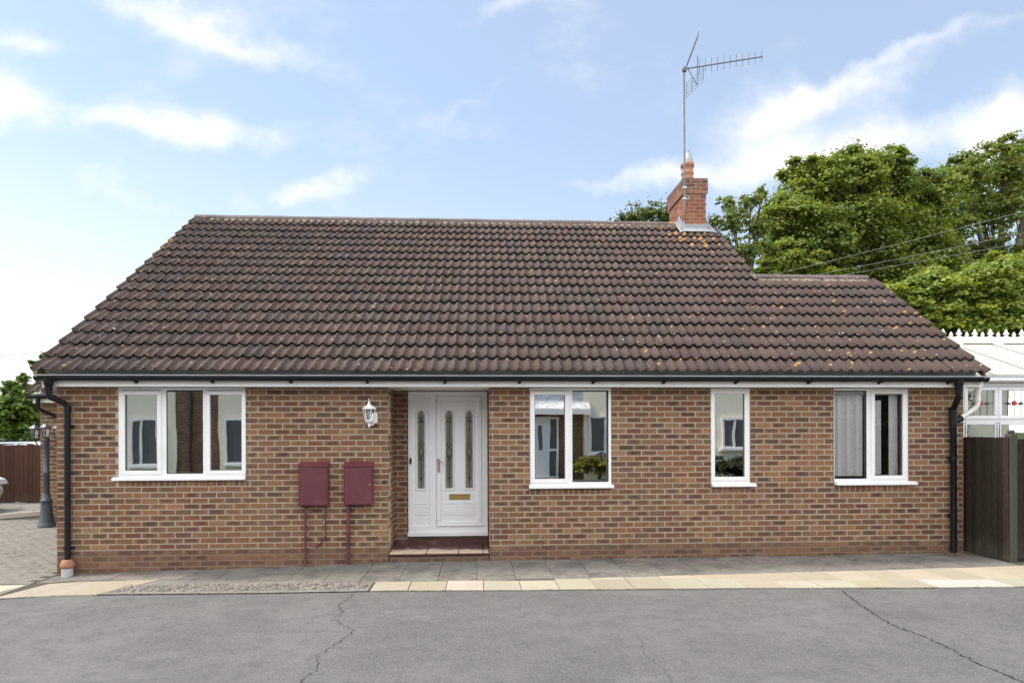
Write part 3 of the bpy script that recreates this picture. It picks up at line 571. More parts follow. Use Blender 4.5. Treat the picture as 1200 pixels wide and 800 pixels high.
# sidelight
def arch(mb, x0, x1, z0, z1, t, y0, y1):       # moulding around an arched pane
    r = (x1-x0)/2; cx = (x0+x1)/2; zc = z1-r; I = [(x0, z0), (x0, zc)]+[(cx-r*math.cos(a), zc+r*math.sin(a)) for a in np.linspace(0, math.pi, 13)[1:-1]]+[(x1, zc), (x1, z0)]
    ro = r+t; O = [(x0-t, z0-t), (x0-t, zc)]+[(cx-ro*math.cos(a), zc+ro*math.sin(a)) for a in np.linspace(0, math.pi, 13)[1:-1]]+[(x1+t, zc), (x1+t, z0-t)]
    n = len(I); m_ = [((a[0]+b_[0])/2, (a[1]+b_[1])/2) for a, b_ in zip(I, O)]
    V = [(x, y1, z) for x, z in O]+[(x, y0, z) for x, z in m_]+[(x, y1, z) for x, z in I]
    mb.poly(V, [(i, (i+1)%n, (i+1)%n+n, i+n) for i in range(n)]+[(i+n, (i+1)%n+n, (i+1)%n+2*n, i+2*n) for i in range(n)])
    return I
def panel_with_holes(mb, x0, x1, z0, z1, y, th, I_list):
    # flat panel split into vertical strips around arched holes
    x = x0
    for I in sorted(I_list, key=lambda q: q[0][0]):
        a, b_ = I[0][0], I[-1][0]; zb = I[0][1]
        mb.box(x, a, y, y+th, z0, z1); mb.box(a, b_, y, y+th, z0, zb)
        top = I[1:-1]; n = len(top); V = [(p[0], y, p[1]) for p in top]+[(p[0], y, z1) for p in top]; mb.poly(V, [(i, i+1, n+i+1, n+i) for i in range(n-1)])
        V = [(p[0], y+th, p[1]) for p in top]+[(p[0], y, p[1]) for p in top]; mb.poly(V, [(i, i+1, n+i+1, n+i) for i in range(n-1)])
        x = b_
    mb.box(x, x1, y, y+th, z0, z1)
def lead_lines(x0, x1, z0, z1, y):
    m = MB(); cx = (x0+x1)/2; w_ = (x1-x0)/2*.92; H = z1-z0; r = .0065
    def ln(P): m.tube([(cx+a*w_, y, z0+b_*H) for a, b_ in P], r, 5, smooth=False)
    ln([(0,.0),(0,.40)]); ln([(0,.60),(0,.86)])
    for c0, c1, k in ((.36,.405,.55),(.40,.53,1.0),(.53,.60,.62)): ln([(0,c0),(k,(c0+c1)/2),(0,c1),(-k,(c0+c1)/2),(0,c0)])
    ln([(0,.86),(.55,.885),(0,.915),(-.55,.885),(0,.86)]); ln([(-1,.84),(-.5,.87),(0,.84),(.5,.87),(1,.84)]); ln([(0,.915),(0,1)]); ln([(-1,.93),(0,.90),(1,.93)]); ln([(0,.10),(.35,.13),(0,.16),(-.35,.13),(0,.10)])
    return m
door = None
sl = MB(); ps = (dX(490), dX(498), dZ(572), dZ(481)); I = arch(sl, *ps, .034, YD-.014, YD+.001)
panel_with_holes(sl, dX(484), dX(503.5), dZ(617), 2.08, YD, .035, [I])
ring(sl, dX(486.5), dX(501.5), dZ(603), dZ(589), .014, YD-.009, YD+.004, .004); sl.box(dX(488.7), dX(499.3), YD-.005, YD+.004, dZ(601), dZ(591), .004)
fo = fr.build('door_frame', dw, house); slo = sl.build('sidelight', dw, house)
def pane(ps, par):
    g = MB(); g.box(ps[0]-.005, ps[1]+.005, YD+.014, YD+.02, ps[2]-.005, ps[3]+.005); g.build('pane', M['door_glass'], par)
    lead_lines(*ps, YD+.011).build('leading', M['dark_trim'], par)
pane(ps, slo)
lf = MB(); p1 = (dX(522.8), dX(531), dZ(572), dZ(481)); p2 = (dX(546.4), dX(554.5), dZ(572), dZ(481))
I1 = arch(lf, *p1, .034, YD-.022, YD-.007); I2 = arch(lf, *p2, .034, YD-.022, YD-.007)
panel_with_holes(lf, dX(517.5), dX(560), dZ(610.5), dZ(470), YD-.008, .04, [I1, I2])
ring(lf, dX(511.8), dX(565.5), dZ(615.5), dZ(464), (.075,.075,.062,.072), YD-.030, YD+.03, .012)
ring(lf, dX(520.5), dX(558.5), dZ(602.8), dZ(588.7), .016, YD-.018, YD-.004, .005); lf.box(dX(523), dX(556), YD-.014, YD-.004, dZ(600.6), dZ(591), .005)
lf.box(dX(512), dX(565), YD-.040, YD-.028, dZ(615.8), dZ(614.2), .003)
door = lf.build('front_door', dw, house); pane(p1, door); pane(p2, door)
h = MB(); h.box(dX(513.2), dX(516), YD-.042, YD-.029, dZ(553), dZ(537), .004); h.tube([(dX(514.6), YD-.04, dZ(540)), (dX(514.6), YD-.085, dZ(540)), (dX(516), YD-.09, dZ(540)), (dX(520.5), YD-.09, dZ(541))], .010, 8); h.lathe(dX(514.6), YD-.045, [(.001, dZ(550)), (.01, dZ(549.5)), (.01, dZ(547)), (.001, dZ(546.6))], 8)
h.build('handle', M['brass_steel'], door)
lb = MB(); ring(lb, dX(526.8), dX(551.2), dZ(585), dZ(578.6), .010, YD-.018, YD-.006, .003); lb.box(dX(528), dX(550), YD-.014, YD-.007, dZ(584), dZ(579.6), .002); lb.build('letterbox', M['gold'], door)
lk = MB(); lk.box(dX(480.7), dX(483.2), YD-.045, YD-.019, dZ(543), dZ(536), .006); lk.build('doorbell', M['dark_trim'], fo)

# ---------------------------------------------------------------- roof
TH = rad(36.27); ct, st_ = math.cos(TH), math.sin(TH); G = .345; Y0, Z0 = -.350, 2.284; WV = .13822; RX = -5.53
def tiled(x0, waves_of_row, rows, Y0, Z0, flip=1):
    mb = MB(); K = 9
    prof = [(.040*(.5+.5*math.cos(2*math.pi*(t/K)+.5*math.sin(2*math.pi*t/K))))**1.0 for t in range(K)]
    for r in range(rows):
        nw = waves_of_row(r); v0 = r*G; ln = G+.075
        vt = 17.2*G
        for c in range(0, nw, 2):
            m = min(2, nw-c); base = jit(random.choices([(.064,.041,.034),(.070,.046,.038),(.057,.040,.035),(.078,.053,.044)], [4,4,3,1])[0], .11); col = (*base, 1)
            dj = random.uniform(-.0025, .0035); tw = random.uniform(-.0025, .0025); dvj = random.uniform(-.005, .005)
            nn = m*K+1; low = []; up = []; bot = []
            for i in range(nn):
                u = (c+i/K)*WV+(.002 if i == 0 else (-.002 if i == nn-1 else 0)); h_ = prof[i % K]+dj+tw*(i/nn-.5)*2
                def P(v, w_): return (x0+u, Y0+v*ct-w_*st_, Z0+v*st_+w_*ct)
                low.append((u, h_)); 
            V = []
            for i, (u, h_) in enumerate(low):
                for v, w_ in ((v0+dvj+.035, h_+.024), (v0+dvj, h_+.028), (v0+dvj+.004, h_+.0435), (v0+ln*.5, h_+.0205), (v0+ln, h_-.003)):
                    V.append((x0+u, Y0+v*ct-w_*st_, Z0+v*st_+w_*ct))
            F = [(i*5+j, (i+1)*5+j, (i+1)*5+j+1, i*5+j+1) for i in range(nn-1) for j in range(4)]
            mb.poly(V, F, col, True)
            if c == 0 or c+m >= nw:     # verge side face
                i = 0 if c == 0 else nn-1; A = V[i*5:(i+1)*5]; lowr = [(a[0], a[1]+.02*st_, a[2]-.02*ct) for a in A]
                mb.poly(A+lowr, [(j, j+1, j+6, j+5) for j in range(4)], col)
                if c+m >= nw and c != 0: pass
    return mb
def wr(r): return 90 if r < 9 else 75
mb = tiled(RX, wr, 17, Y0, Z0)
roof = mb.build('roof', M['tile'], house, fix=False)
# deck and back slopes under the tiles
YR, ZR = 4.45, 5.80; XM = RX+75*WV; XE = RX+90*WV
dk = MB()
def slope(mb, x0, x1, ya, za, yb, zb, t=.03): mb.poly([(x0,ya,za),(x1,ya,za),(x1,yb,zb),(x0,yb,zb),(x0,ya,za-t),(x1,ya,za-t),(x1,yb,zb-t),(x0,yb,zb-t)], [(0,1,2,3),(7,6,5,4),(0,4,5,1),(2,6,7,3),(1,5,6,2),(0,3,7,4)])
def rz(y, w_=-.012): return Z0+(y-Y0)*math.tan(TH)+w_/ct
slope(dk, RX+.03, XM-.03, -.18, rz(-.18), YR-.1, rz(YR-.1)); slope(dk, XM, XE-.03, -.18, rz(-.18), 2.15, rz(2.15))
slope(dk, RX, XM, YR, ZR, 9.4, 2.17); slope(dk, XM, XE, 2.25, 4.19, 5.2, 2.1)
dk.build('roof_deck', M['dark_trim'], house)
# verge mortar and bargeboards
vb = MB()
for x, y1 in ((RX+.012, YR-.15), (XM-.04, YR-.15)):
    y00 = -.33 if x < 0 else 2.3
    vb.poly([(x,y00,rz(y00,.0)),(x+.035,y00,rz(y00,.0)),(x+.035,y1,rz(y1,.0)),(x,y1,rz(y1,.0)),(x,y00,rz(y00,-.05)),(x+.035,y00,rz(y00,-.05)),(x+.035,y1,rz(y1,-.05)),(x,y1,rz(y1,-.05))], [(0,1,2,3),(7,6,5,4),(0,4,5,1),(2,6,7,3),(1,5,6,2),(0,3,7,4)])
x = XE-.045; vb.poly([(x,-.33,rz(-.33,0)),(x+.03,-.33,rz(-.33,0)),(x+.03,2.1,rz(2.1,0)),(x,2.1,rz(2.1,0)),(x,-.33,rz(-.33,-.05)),(x+.03,-.33,rz(-.33,-.05)),(x+.03,2.1,rz(2.1,-.05)),(x,2.1,rz(2.1,-.05))], [(0,1,2,3),(7,6,5,4),(0,4,5,1),(2,6,7,3),(1,5,6,2),(0,3,7,4)])
# ridge bedding
for x0, x1, y, z in ((RX+.02, XM-.02, YR, 5.80), (XM-.02, XE-.12, 2.22, 4.185)):
    n = int((x1-x0)/.07); P = []
    for i in range(n+1):
        x = x0+(x1-x0)*i/n; d = .175+random.uniform(-.022, .022); P += [(x, y-.05, z+.05), (x, y-d*ct-.0, z-d*st_+.034+random.uniform(-.003, .003)), (x, y-d*ct, z-d*st_-.03)]
    vb.poly(P, [(i*3+j, (i+1)*3+j, (i+1)*3+j+1, i*3+j+1) for i in range(n) for j in (0, 1)])
vb.build('mortar_bedding', M['bedding'], house)
def ridge(x0, x1, y, z, L_=.445):
    rd = MB()
    n = max(1, round((x1-x0)/L_)); 
    for i in range(n):
        a = x0+(x1-x0)*i/n+.004; b_ = x0+(x1-x0)*(i+1)/n-.004; dz = random.uniform(-.004, .004); col = (*jit((.125,.10,.095), .12), 1); V = []
        for xx in (a, b_):
            for k in range(9):
                t = math.pi*(k/8); r_ = .115; V.append((xx, y-r_*math.cos(t)*1.05, z-.045+dz+r_*math.sin(t)*.92))
            for k in range(8, -1, -1):
                t = math.pi*(k/8); r_ = .100; V.append((xx, y-r_*math.cos(t)*1.05, z-.05+dz+r_*math.sin(t)*.92))
        rd.poly(V, [(k, k+1, k+19, k+18) for k in range(17)]+[(0, 17, 35, 18)], col, True); rd.poly(V[:18], [tuple(range(18))], col); rd.poly(V[18:], [tuple(range(18))], col)
    rd.build('ridge', M['tile'], house)
ridge(RX, 4.10, YR, 5.80); ridge(4.74, XM, YR, 5.80); ridge(XM-.06, XE-.12, 2.22, 4.185)
for x0, x1, y, z in ((RX, 4.10, YR, 5.80), (XM-.06, XE-.12, 2.22, 4.185)):
    n = round((x1-x0)/.445)
    for i in range(n):
        x = x0+(x1-x0)*i/n; mj = MB(); mj.prism([(y-.118*math.cos(t)*1.05, z-.045+.118*math.sin(t)*.92) for t in np.linspace(0, math.pi, 9)], x-.006, x+.006, 'x'); mj.build('ridge_joint', M['bedding'], house)
# fascia, soffit, end boxes
fa = MB(); fa.box(-5.46, 6.88, -.20, -.18, ZT-.003, 2.262, .003); fa.box(-5.50, -5.462, -.205, .0, ZT-.012, 2.262, .003); fa.box(6.882, 6.93, -.205, .0, ZT-.012, 2.262, .003); fa.box(-5.47, -5.42, -.24, -.202, ZT+.02, 2.22, .003)
fa.build('fascia', M['fascia_white'], house)
so = MB(); so.box(-5.46, 6.88, -.179, .004, ZT+.004, ZT+.014); so.box(-1.178, .172, .0045, .70, ZT+.004, ZT+.014); so.build('soffit', M['fascia_white'], house)
ft = MB(); ft.box(-5.50, 6.91, -.334, -.199, 2.2535, 2.2655, .002); ft.box(-5.45, 6.87, -.178, -.165, 2.2, 2.385); ft.build('eaves_tray', M['pipe_grey'], house)
gu = MB()
def gutter(mb, x0, x1, yc, zt, r, n=8):
    V = []
    for x in (x0, x1):
        for rr in (r, r-.006):
            for k in range(n+1): t = math.pi*k/n; V.append((x, yc-rr*math.cos(t), zt-rr*math.sin(t)))
    m = n+1; mb.poly(V, [(k, k+1, 2*m+k+1, 2*m+k) for k in range(n)]+[(m+k, m+k+1, 3*m+k+1, 3*m+k) for k in range(n)]+[(0, m, 3*m, 2*m), (n, m+n, 3*m+n, 2*m+n)], smooth=True)
    for x, d in ((x0, -.006), (x1, .006)): mb.prism([(yc-(r+.004)*math.cos(t), zt-(r+.004)*math.sin(t)) for t in np.linspace(0, math.pi, 10)], x, x+d, 'x')
gutter(gu, -5.53, 6.95, -.262, 2.250, .058)
for x in (-5.32, -1.9, 1.6, 4.95, 6.86):      # union clips
    for q in range(9):
        t0, t1 = math.pi*q/9, math.pi*(q+1)/9; gu.poly([(xx, -.262-rr*math.cos(t), 2.254-rr*math.sin(t)) for xx in (x-.045, x+.045) for rr, t in ((.065, t0), (.065, t1))], [(0, 1, 3, 2)])
gt = gu.build('gutter', M['black_plastic'], house)
for i in range(12):
    x = -4.35+i*.98+random.uniform(-.02, .02); k_ = MB(); P = [(-.262-.062*math.cos(t), 2.250-.062*math.sin(t)) for t in np.linspace(0, math.pi*.9, 9)]
    k_.prism(P+[(a*.0+(-.262-(.058)*math.cos(t)), 2.250-.056*math.sin(t)) for a, t in [(0, t) for t in np.linspace(math.pi*.9, 0, 9)]], x-.014, x+.014, 'x'); k_.box(x-.02, x+.02, -.215, -.2, 2.165, 2.25, .003); k_.box(x-.006, x+.02, -.285, -.24, 2.178, 2.192, .004)
    k_.build('bracket', M['black_plastic'], gt)
def clip(mb, x, z, y=-.055, r=.046): mb.lathe(x, y, [(r, z-.02), (r, z+.02)], 12); mb.box(x-r-.02, x+r+.02, y+.01, y+.052, z-.014, z+.014, .003)
# left downpipe with swan neck
dp = MB(); dp.lathe(-5.385, -.262, [(.058,2.22),(.055,2.14),(.043,2.13),(.043,2.06)], 12)
dp.tube([(-5.385,-.262,2.10),(-5.385,-.262,2.03),(-5.375,-.245,1.985),(-5.30,-.09,1.92),(-5.285,-.06,1.88),(-5.285,-.055,1.80),(-5.285,-.055,-.15)], .036, 12)
dp.lathe(-5.285, -.055, [(.043,1.90),(.043,1.80)], 12)
for z in (1.62, .05): clip(dp, -5.285, z)
dpo = dp.build('downpipe', M['black_plastic'], house)
gc = MB(); gc.lathe(-5.275, -.075, [(.050,-.10),(.062,-.105),(.068,-.135),(.082,-.15),(.086,-.185),(.070,-.205)], 20); gc.build('gully_collar', M['terracotta'], dpo)
gc = MB(); gc.lathe(-5.275, -.075, [(.066,-.20),(.066,-.40)], 20); gc.build('gully_pipe', M['pipe_grey'], dpo)
# right downpipe
dp = MB(); dp.lathe(6.56, -.262, [(.058,2.22),(.055,2.14),(.046,2.13),(.046,2.05)], 12)
dp.tube([(6.56,-.262,2.10),(6.56,-.262,2.02),(6.57,-.24,1.98),(6.63,-.09,1.86),(6.64,-.055,1.82),(6.64,-.055,-.22)], .040, 12)
dp.lathe(6.64, -.055, [(.049,1.86),(.049,1.58)], 12); dp.tube([(6.66,-.055,1.66),(6.75,-.055,1.71)], .046, 12)
for z in (1.15, .35): clip(dp, 6.64, z)
dpo = dp.build('downpipe', M['black_plastic'], house)
dpw = MB(); dpw.tube([(6.99,-.06,2.12),(6.99,-.06,1.93),(6.985,-.058,1.88),(6.94,-.055,1.83),(6.74,-.055,1.705)], .034, 12); dpw.lathe(6.99, -.06, [(.042,2.14),(.042,2.06)], 12); dpw.box(6.935, 7.03, -.11, -.01, 2.12, 2.25, .008)
dpw.build('branch_pipe', M['white_pipe'], dpo)

# ---------------------------------------------------------------- chimney
chm = MB(); cx0, cx1, cy0, cy1 = 4.195, 4.640, 4.10, 5.12
def ccol(): return (*jit(random.choice([(.25,.090,.056),(.22,.080,.052),(.28,.115,.068),(.17,.066,.048)]), .14), 1)
def chim(x0, x1, y0, y1, z0, z1, ph):
    brickwork(chm, (x0, y0, 0), (1,0,0), (0,-1,0), x1-x0, z0, z1, (), ph, jt=.011, colf=ccol); brickwork(chm, (x0, y0, 0), (0,1,0), (-1,0,0), y1-y0, z0, z1, (), ph, colf=ccol); brickwork(chm, (x1, y0, 0), (0,1,0), (1,0,0), y1-y0, z0, z1, (), ph, colf=ccol)
chim(cx0, cx1, cy0, cy1, 5.475, 6.33, 0); chim(cx0-.038, cx1+.028, cy0-.03, cy1+.03, 6.334, 6.63, .05)
chimney = chm.build('chimney', M['cbrick'], house)
cm = MB(); cm.box(cx0+.006, cx1-.006, cy0+.006, cy1-.006, 5.0, 6.33); cm.box(cx0-.032, cx1+.022, cy0-.024, cy1+.024, 6.325, 6.622); cm.box(cx0+.03, cx1-.03, cy0+.05, cy1-.05, 6.60, 6.66, .03); cm.build('chimney_mortar', M['cmortar'], chimney)
pt = MB(); pt.lathe(4.405, 4.55, [(.125,6.60),(.118,6.84),(.118,6.88),(.130,6.885),(.130,6.915),(.118,6.92),(.120,7.03),(.140,7.04),(.142,7.09),(.130,7.115),(.10,7.11)], 20); pt.build('chimney_pot', M['terracotta'], chimney)
cw = MB(); cw.lathe(4.425, 4.55, [(.115,7.11),(.095,7.20),(.055,7.31),(.012,7.38)], 10, smooth=False)
for a in range(0, 360, 60): cw.tube([(4.425+.118*math.cos(rad(a)), 4.55+.118*math.sin(rad(a)), 7.10), (4.425+.012*math.cos(rad(a)), 4.55+.012*math.sin(rad(a)), 7.40)], .006, 4)
cw.build('cowl', M['lead'], chimney)
fl = MB(); yb = cy0
fl.box(cx0-.02, cx1+.02, cy0-.018, cy0-.004, rz(cy0, .02), rz(cy0, .02)+.14, .004)
fl.poly([(cx0-.11, cy0-.15, rz(cy0-.15, .066)), (cx1+.13, cy0-.15, rz(cy0-.15, .066)), (cx1+.02, cy0-.012, rz(cy0, .03)+.055), (cx0-.02, cy0-.012, rz(cy0, .03)+.055)], [(0,1,2,3)])
for x, s in ((cx0, -1), (cx1, 1)):
    for i in range(3):
        y0_, y1_ = cy0+.13*i, cy0+.13*(i+1); z0_, z1_ = rz(y0_, .03), rz(y1_, .03)
        fl.box(x+s*.004, x+s*.016, y0_-.02, y1_, z0_-.02, z1_+.09, .002)
    fl.poly([(x+s*.012, cy0-.1, rz(cy0-.1, .062)), (x+s*.15, cy0-.2, rz(cy0-.2, .062)), (x+s*.13, YR-.05, rz(YR-.05, .07)), (x+s*.012, YR-.05, rz(YR-.05, .08))], [(0,1,2,3)])
fl.build('flashing', M['lead'], chimney)
# television aerial strapped to the stack
ae = thing('television_aerial', (4.178, 4.03, 6.0), 'tall grey television aerial on a thin mast strapped to the chimney', 'aerial')
m = MB(); m.tube([(4.178,4.03,5.93),(4.176,4.03,7.4),(4.170,4.03,8.80)], .019, 8); m.build('mast', M['aerial_metal'], ae)
for z in (6.20, 6.42): m = MB(); m.box(4.14, 4.22, 4.01, 4.098, z-.02, z+.02, .004); m.tube([(4.178,4.03,z-.03),(4.26,4.07,z-.02),(4.28,4.085,z+.05),(4.22,4.07,z+.10)], .006, 6); m.build('bracket', M['aluminium'], ae)
bm0, bm1 = Vector((4.12,4.0,8.765)), Vector((5.57,3.55,8.80))
m = MB(); m.tube([bm0, bm1], .013, 6); m.box(4.14, 4.215, 3.97, 4.05, 8.73, 8.81, .006); m.tube([(4.24,3.98,8.76),(4.40,3.93,8.43)], .009, 6); m.build('boom', M['aerial_metal'], ae)
m = MB(); dr_ = (bm1-bm0).normalized(); pp = Vector((-.18,-.5,.84)).normalized()
for i in range(11):
    t = .22+i*.078*.98; c_ = bm0+(bm1-bm0)*min(t, 1); L_ = .14-.004*i; m.tube([c_-pp*L_, c_+pp*L_], .0045, 5)
c_ = bm0+(bm1-bm0)*.2; m.tube([c_-pp*.19, c_+pp*.19], .008, 5); m.build('director_rods', M['aerial_metal'], ae)
m = MB()
for s in (1, -1):
    if s == 1: A = Vector((4.20,3.97,8.80)); B = Vector((4.40,3.85,9.36)); 
    else: A = Vector((4.20,3.97,8.33)); B = Vector((4.50,3.85,8.60))
    side = Vector((.05,.25,.0)) if s == 1 else Vector((.05,.2,-.16))
    for k_ in range(5): o_ = side*(k_/4-.5)*1.1; m.tube([A+o_, B+o_], .0045, 5)
    for t in (0, .33, .66, 1): c_ = A+(B-A)*t; m.tube([c_-side*.55, c_+side*.55], .0045, 5)
m.build('reflector', M['aerial_metal'], ae)

# ---------------------------------------------------------------- fittings on the front wall
def meter(x0, x1, z0, z1, label, hole_left, pipes):
    t = thing('meter_box', ((x0+x1)/2, -.03, z0), label, 'meter box', 'burgundy meter boxes on the wall')
    m = MB(); m.box(x0, x1, -.085, -.001, z0, z1-.035, .006); m.poly([(x0-.004,-.10,z1-.045),(x1+.004,-.10,z1-.045),(x1+.004,-.001,z1),(x0-.004,-.001,z1),(x0-.004,-.10,z1-.06),(x1+.004,-.10,z1-.06),(x1+.004,-.001,z1-.06),(x0-.004,-.001,z1-.06)], [(0,1,2,3),(4,5,1,0),(3,2,6,7),(1,5,6,2),(0,3,7,4),(4,7,6,5)]); m.build('cabinet', M['burgundy'], t)
    d = MB(); d.box(x0+.014, x1-.014, -.101, -.086, z0+.014, z1-.068, .005); do = d.build('cabinet_door', M['burgundy'], t)
    k = MB(); hx = x0+.035 if hole_left else x1-.035; k.tube([(hx,-.105,(z0+z1)/2-.01),(hx,-.1005,(z0+z1)/2-.01)], .009, 8); k.build('lock', M['dark_trim'] if hole_left else M['aluminium'], do)
    for P, r_ in pipes:
        q = MB(); q.tube(P, r_, 10)
        if r_ > .02: q.lathe(P[0][0], P[0][1], [(r_+.007, .12), (r_+.007, .16)], 10) if not hole_left else None
        q.build('pipe', M['burgundy'], t)
    return t
meter(-2.337, -1.955, .561, 1.142, 'left burgundy meter box with two pipes, the thin one bent sideways', True, [([(-2.256,-.035,.57),(-2.256,-.035,-.10),(-2.262,-.04,-.20),(-2.285,-.055,-.25)], .017), ([(-2.004,-.03,.57),(-2.004,-.03,.16),(-2.012,-.03,.12),(-2.06,-.03,.07),(-2.135,-.02,.02)], .011)])
meter(-1.752, -1.372, .567, 1.139, 'right burgundy meter box with one straight pipe, nearer the front door', False, [([(-1.70,-.035,.58),(-1.70,-.035,-.235)], .021)])
lt = thing('wall_lantern', (-1.40, -.01, 1.6), 'white six-sided coach lantern on the wall left of the front door', 'wall lamp')
lx, ly = -1.405, -.15
m = MB(); m.lathe(lx, ly, [(.006,1.975),(.004,1.95),(.016,1.93),(.011,1.915),(.026,1.90),(.030,1.885)][::-1]+[], 10); m.lathe(lx, ly, [(.094,1.836),(.090,1.845),(.058,1.875),(.028,1.890)], 6, smooth=False); m.build('lid', M['fascia_white'], lt)
m = MB()
for k_ in range(6):
    a = rad(60*k_); m.tube([(lx+.078*math.cos(a), ly+.078*math.sin(a), 1.838), (lx+.048*math.cos(a), ly+.048*math.sin(a), 1.685)], .006, 5)
m.lathe(lx, ly, [(.056,1.69),(.054,1.678),(.030,1.655),(.014,1.645),(.014,1.625),(.020,1.62),(.010,1.60),(.005,1.59)], 6, smooth=False)
m.build('cage', M['fascia_white'], lt)
m = MB(); m.lathe(lx, ly, [(.043,1.69),(.072,1.836)], 6, smooth=False); m.build('glass', M['lamp_glass'], lt)
m = MB(); m.lathe(lx, ly, [(.012,1.69),(.012,1.73),(.02,1.76),(.02,1.79),(.005,1.81)], 10); m.build('bulb', M['blind'], lt)
m = MB(); m.tube([(lx,ly,1.64),(lx+.03,ly+.03,1.625),(lx+.05,-.08,1.65),(lx+.055,-.03,1.70)], .011, 8); m.lathe(lx+.055, -.018, [(.034,1.655),(.036,1.66),(.036,1.78),(.03,1.79)], 12); m.build('wall_bracket', M['fascia_white'], lt)

# ---------------------------------------------------------------- rear wing at left
wf = 4.35; wxl = -8.47
wg = thing('annexe', (-7, wf, -.25), 'brick annexe set back behind the left corner, with its own short gutter', 'annexe')
m = MB(); brickwork(m, (wxl, wf, 0), (1,0,0), (0,-1,0), 3.0, -.4, ZT, (), .1); brickwork(m, (wxl, wf, 0), (0,1,0), (-1,0,0), 4, -.4, ZT+.1, (), .1); m.build('wall', M['brick'], wg)
m = MB(); m.box(wxl+.006, XL, wf+.006, wf+4, -.5, ZT+.1); m.prism([(wf+.1,ZT+.1),(wf+4,ZT+.1),(wf+2,ZT+1.5)], wxl+.006, wxl+.1, 'x'); m.build('wall_mortar', M['mortar'], wg)
m = tiled(wxl-.02, lambda r: 24, 8, wf-.35, Z0); m.build('roof', M['tile'], wg, fix=False)
m = MB(); slope(m, wxl+.01, XL, wf-.2, 2.30, wf+1.9, 2.30+2.1*.7337, .05); slope(m, wxl+.01, XL, wf+1.9, 2.30+2.1*.7337, wf+4.2, 2.2, .05); m.build('roof_deck', M['tile'], wg)
m = MB(); m.box(wxl+.04, XL, wf-.2, wf-.18, ZT, 2.27, .003); m.box(wxl+.04, XL, wf-.18, wf, ZT+.005, ZT+.015); m.box(wxl, wxl+.039, wf-.21, wf, ZT-.01, 2.26, .003); m.build('fascia', M['fascia_white'], wg)
m = MB(); gutter(m, wxl-.05, XL, wf-.262, 2.262, .058); m.build('gutter', M['black_plastic'], wg); m = MB(); m.box(wxl, XL, wf-.25, wf-.2, 2.27, 2.30); m.build('eaves_tray', M['pipe_grey'], wg)
m = MB(); m.tube([(wxl+.13,wf-.262,2.22),(wxl+.13,wf-.262,2.03),(wxl+.17,wf-.2,1.97),(wxl+.36,wf-.07,1.87),(wxl+.39,wf-.055,1.80),(wxl+.39,wf-.055,-.24)], .036, 10); m.build('downpipe', M['black_plastic'], wg)
m = MB(); m.box(wxl+.60, wxl+1.5, wf-.09, wf, .60, .64, .004); m.build('sill', M['upvc'], wg)

# ---------------------------------------------------------------- lamp post
lx, ly, g0 = -8.10, 3.95, gz(-8.1, 3.95)
lp = thing('lamp_post', (lx, ly, g0), 'dark blue cast iron garden lamp post with lanterns by the annexe wall', 'lamp post')
m = MB(); m.lathe(lx, ly, [(.145,g0),(.145,g0+.05),(.135,g0+.06),(.125,g0+.09),(.10,g0+.28),(.092,g0+.40),(.085,g0+.47),(.10,g0+.485),(.10,g0+.51),(.075,g0+.52),(.072,g0+.60),(.062,g0+.62)], 18); m.build('base', M['iron_blue'], lp)
m = MB(); m.lathe(lx, ly, [(.052,g0+.62),(.050,g0+1.0),(.058,g0+1.01),(.058,g0+1.04),(.046,g0+1.05),(.042,g0+1.60),(.06,g0+1.62),(.05,g0+1.66),(.04,g0+1.70)], 14); m.build('column', M['iron_blue'], lp)
m = MB()
for s in (-1, 1): m.tube([(lx,ly,g0+1.55),(lx+s*.07,ly,g0+1.50),(lx+s*.15,ly,g0+1.53),(lx+s*.21,ly,g0+1.62),(lx+s*.21,ly,g0+1.67)], .012, 6)
m.tube([(lx-.21,ly,g0+1.86),(lx+.21,ly,g0+1.86)], .008, 6); m.build('arm', M['iron_blue'], lp)
for dx, dy, dz in ((-.21,0,0),(0,-.02,.02),(.21,0,0)):
    z = g0+1.66+dz; q = MB(); cx_ = lx+dx; cy_ = ly+dy
    q.lathe(cx_, cy_, [(.02,z-.02),(.05,z),(.055,z+.01)], 6, smooth=False); q.lathe(cx_, cy_, [(.105,z+.19),(.10,z+.20),(.04,z+.25),(.02,z+.26),(.012,z+.30),(.004,z+.33)], 6, smooth=False)
    for k_ in range(6): a = rad(60*k_); q.tube([(cx_+.052*math.cos(a), cy_+.052*math.sin(a), z), (cx_+.085*math.cos(a), cy_+.085*math.sin(a), z+.195)], .006, 4)
    lo = q.build('lantern', M['iron_blue'], lp); q = MB(); q.lathe(cx_, cy_, [(.048,z+.005),(.080,z+.192)], 6, smooth=False); q.build('glass', M['lamp_glass'], lo)

# ---------------------------------------------------------------- fences
def boards_x(mb, x0, x1, y, z0, z1, bw=.10, shade=.25):
    x = x0
    while x < x1-.01: e = min(x+bw, x1); k_ = random.uniform(1-shade, 1+shade); mb.box(x, e-.003, y-random.uniform(0, .006), y+.018, z0+random.uniform(-.01, .01), z1+random.uniform(-.003, .003), .002, (k_, k_*.97, k_*.94, 1)); x = e
fl_ = thing('board_fence', (-11.5, 7.6, -.13), 'brown upright board fence across the drive at the far left', 'fence')
m = MB(); boards_x(m, -16, -8.5, 7.6, -.12, 1.27, .105, .3); m.build('boards', M['brown_timber'], fl_)
m = MB()
for x in (-15.5, -13.2, -10.9, -8.8): m.box(x, x+.09, 7.63, 7.72, -.2, 1.30, .005)
for z in (.15, 1.05): m.box(-16, -8.5, 7.62, 7.66, z, z+.07, .004, (1,1,1,1))
m.build('post', M['brown_timber'], fl_)
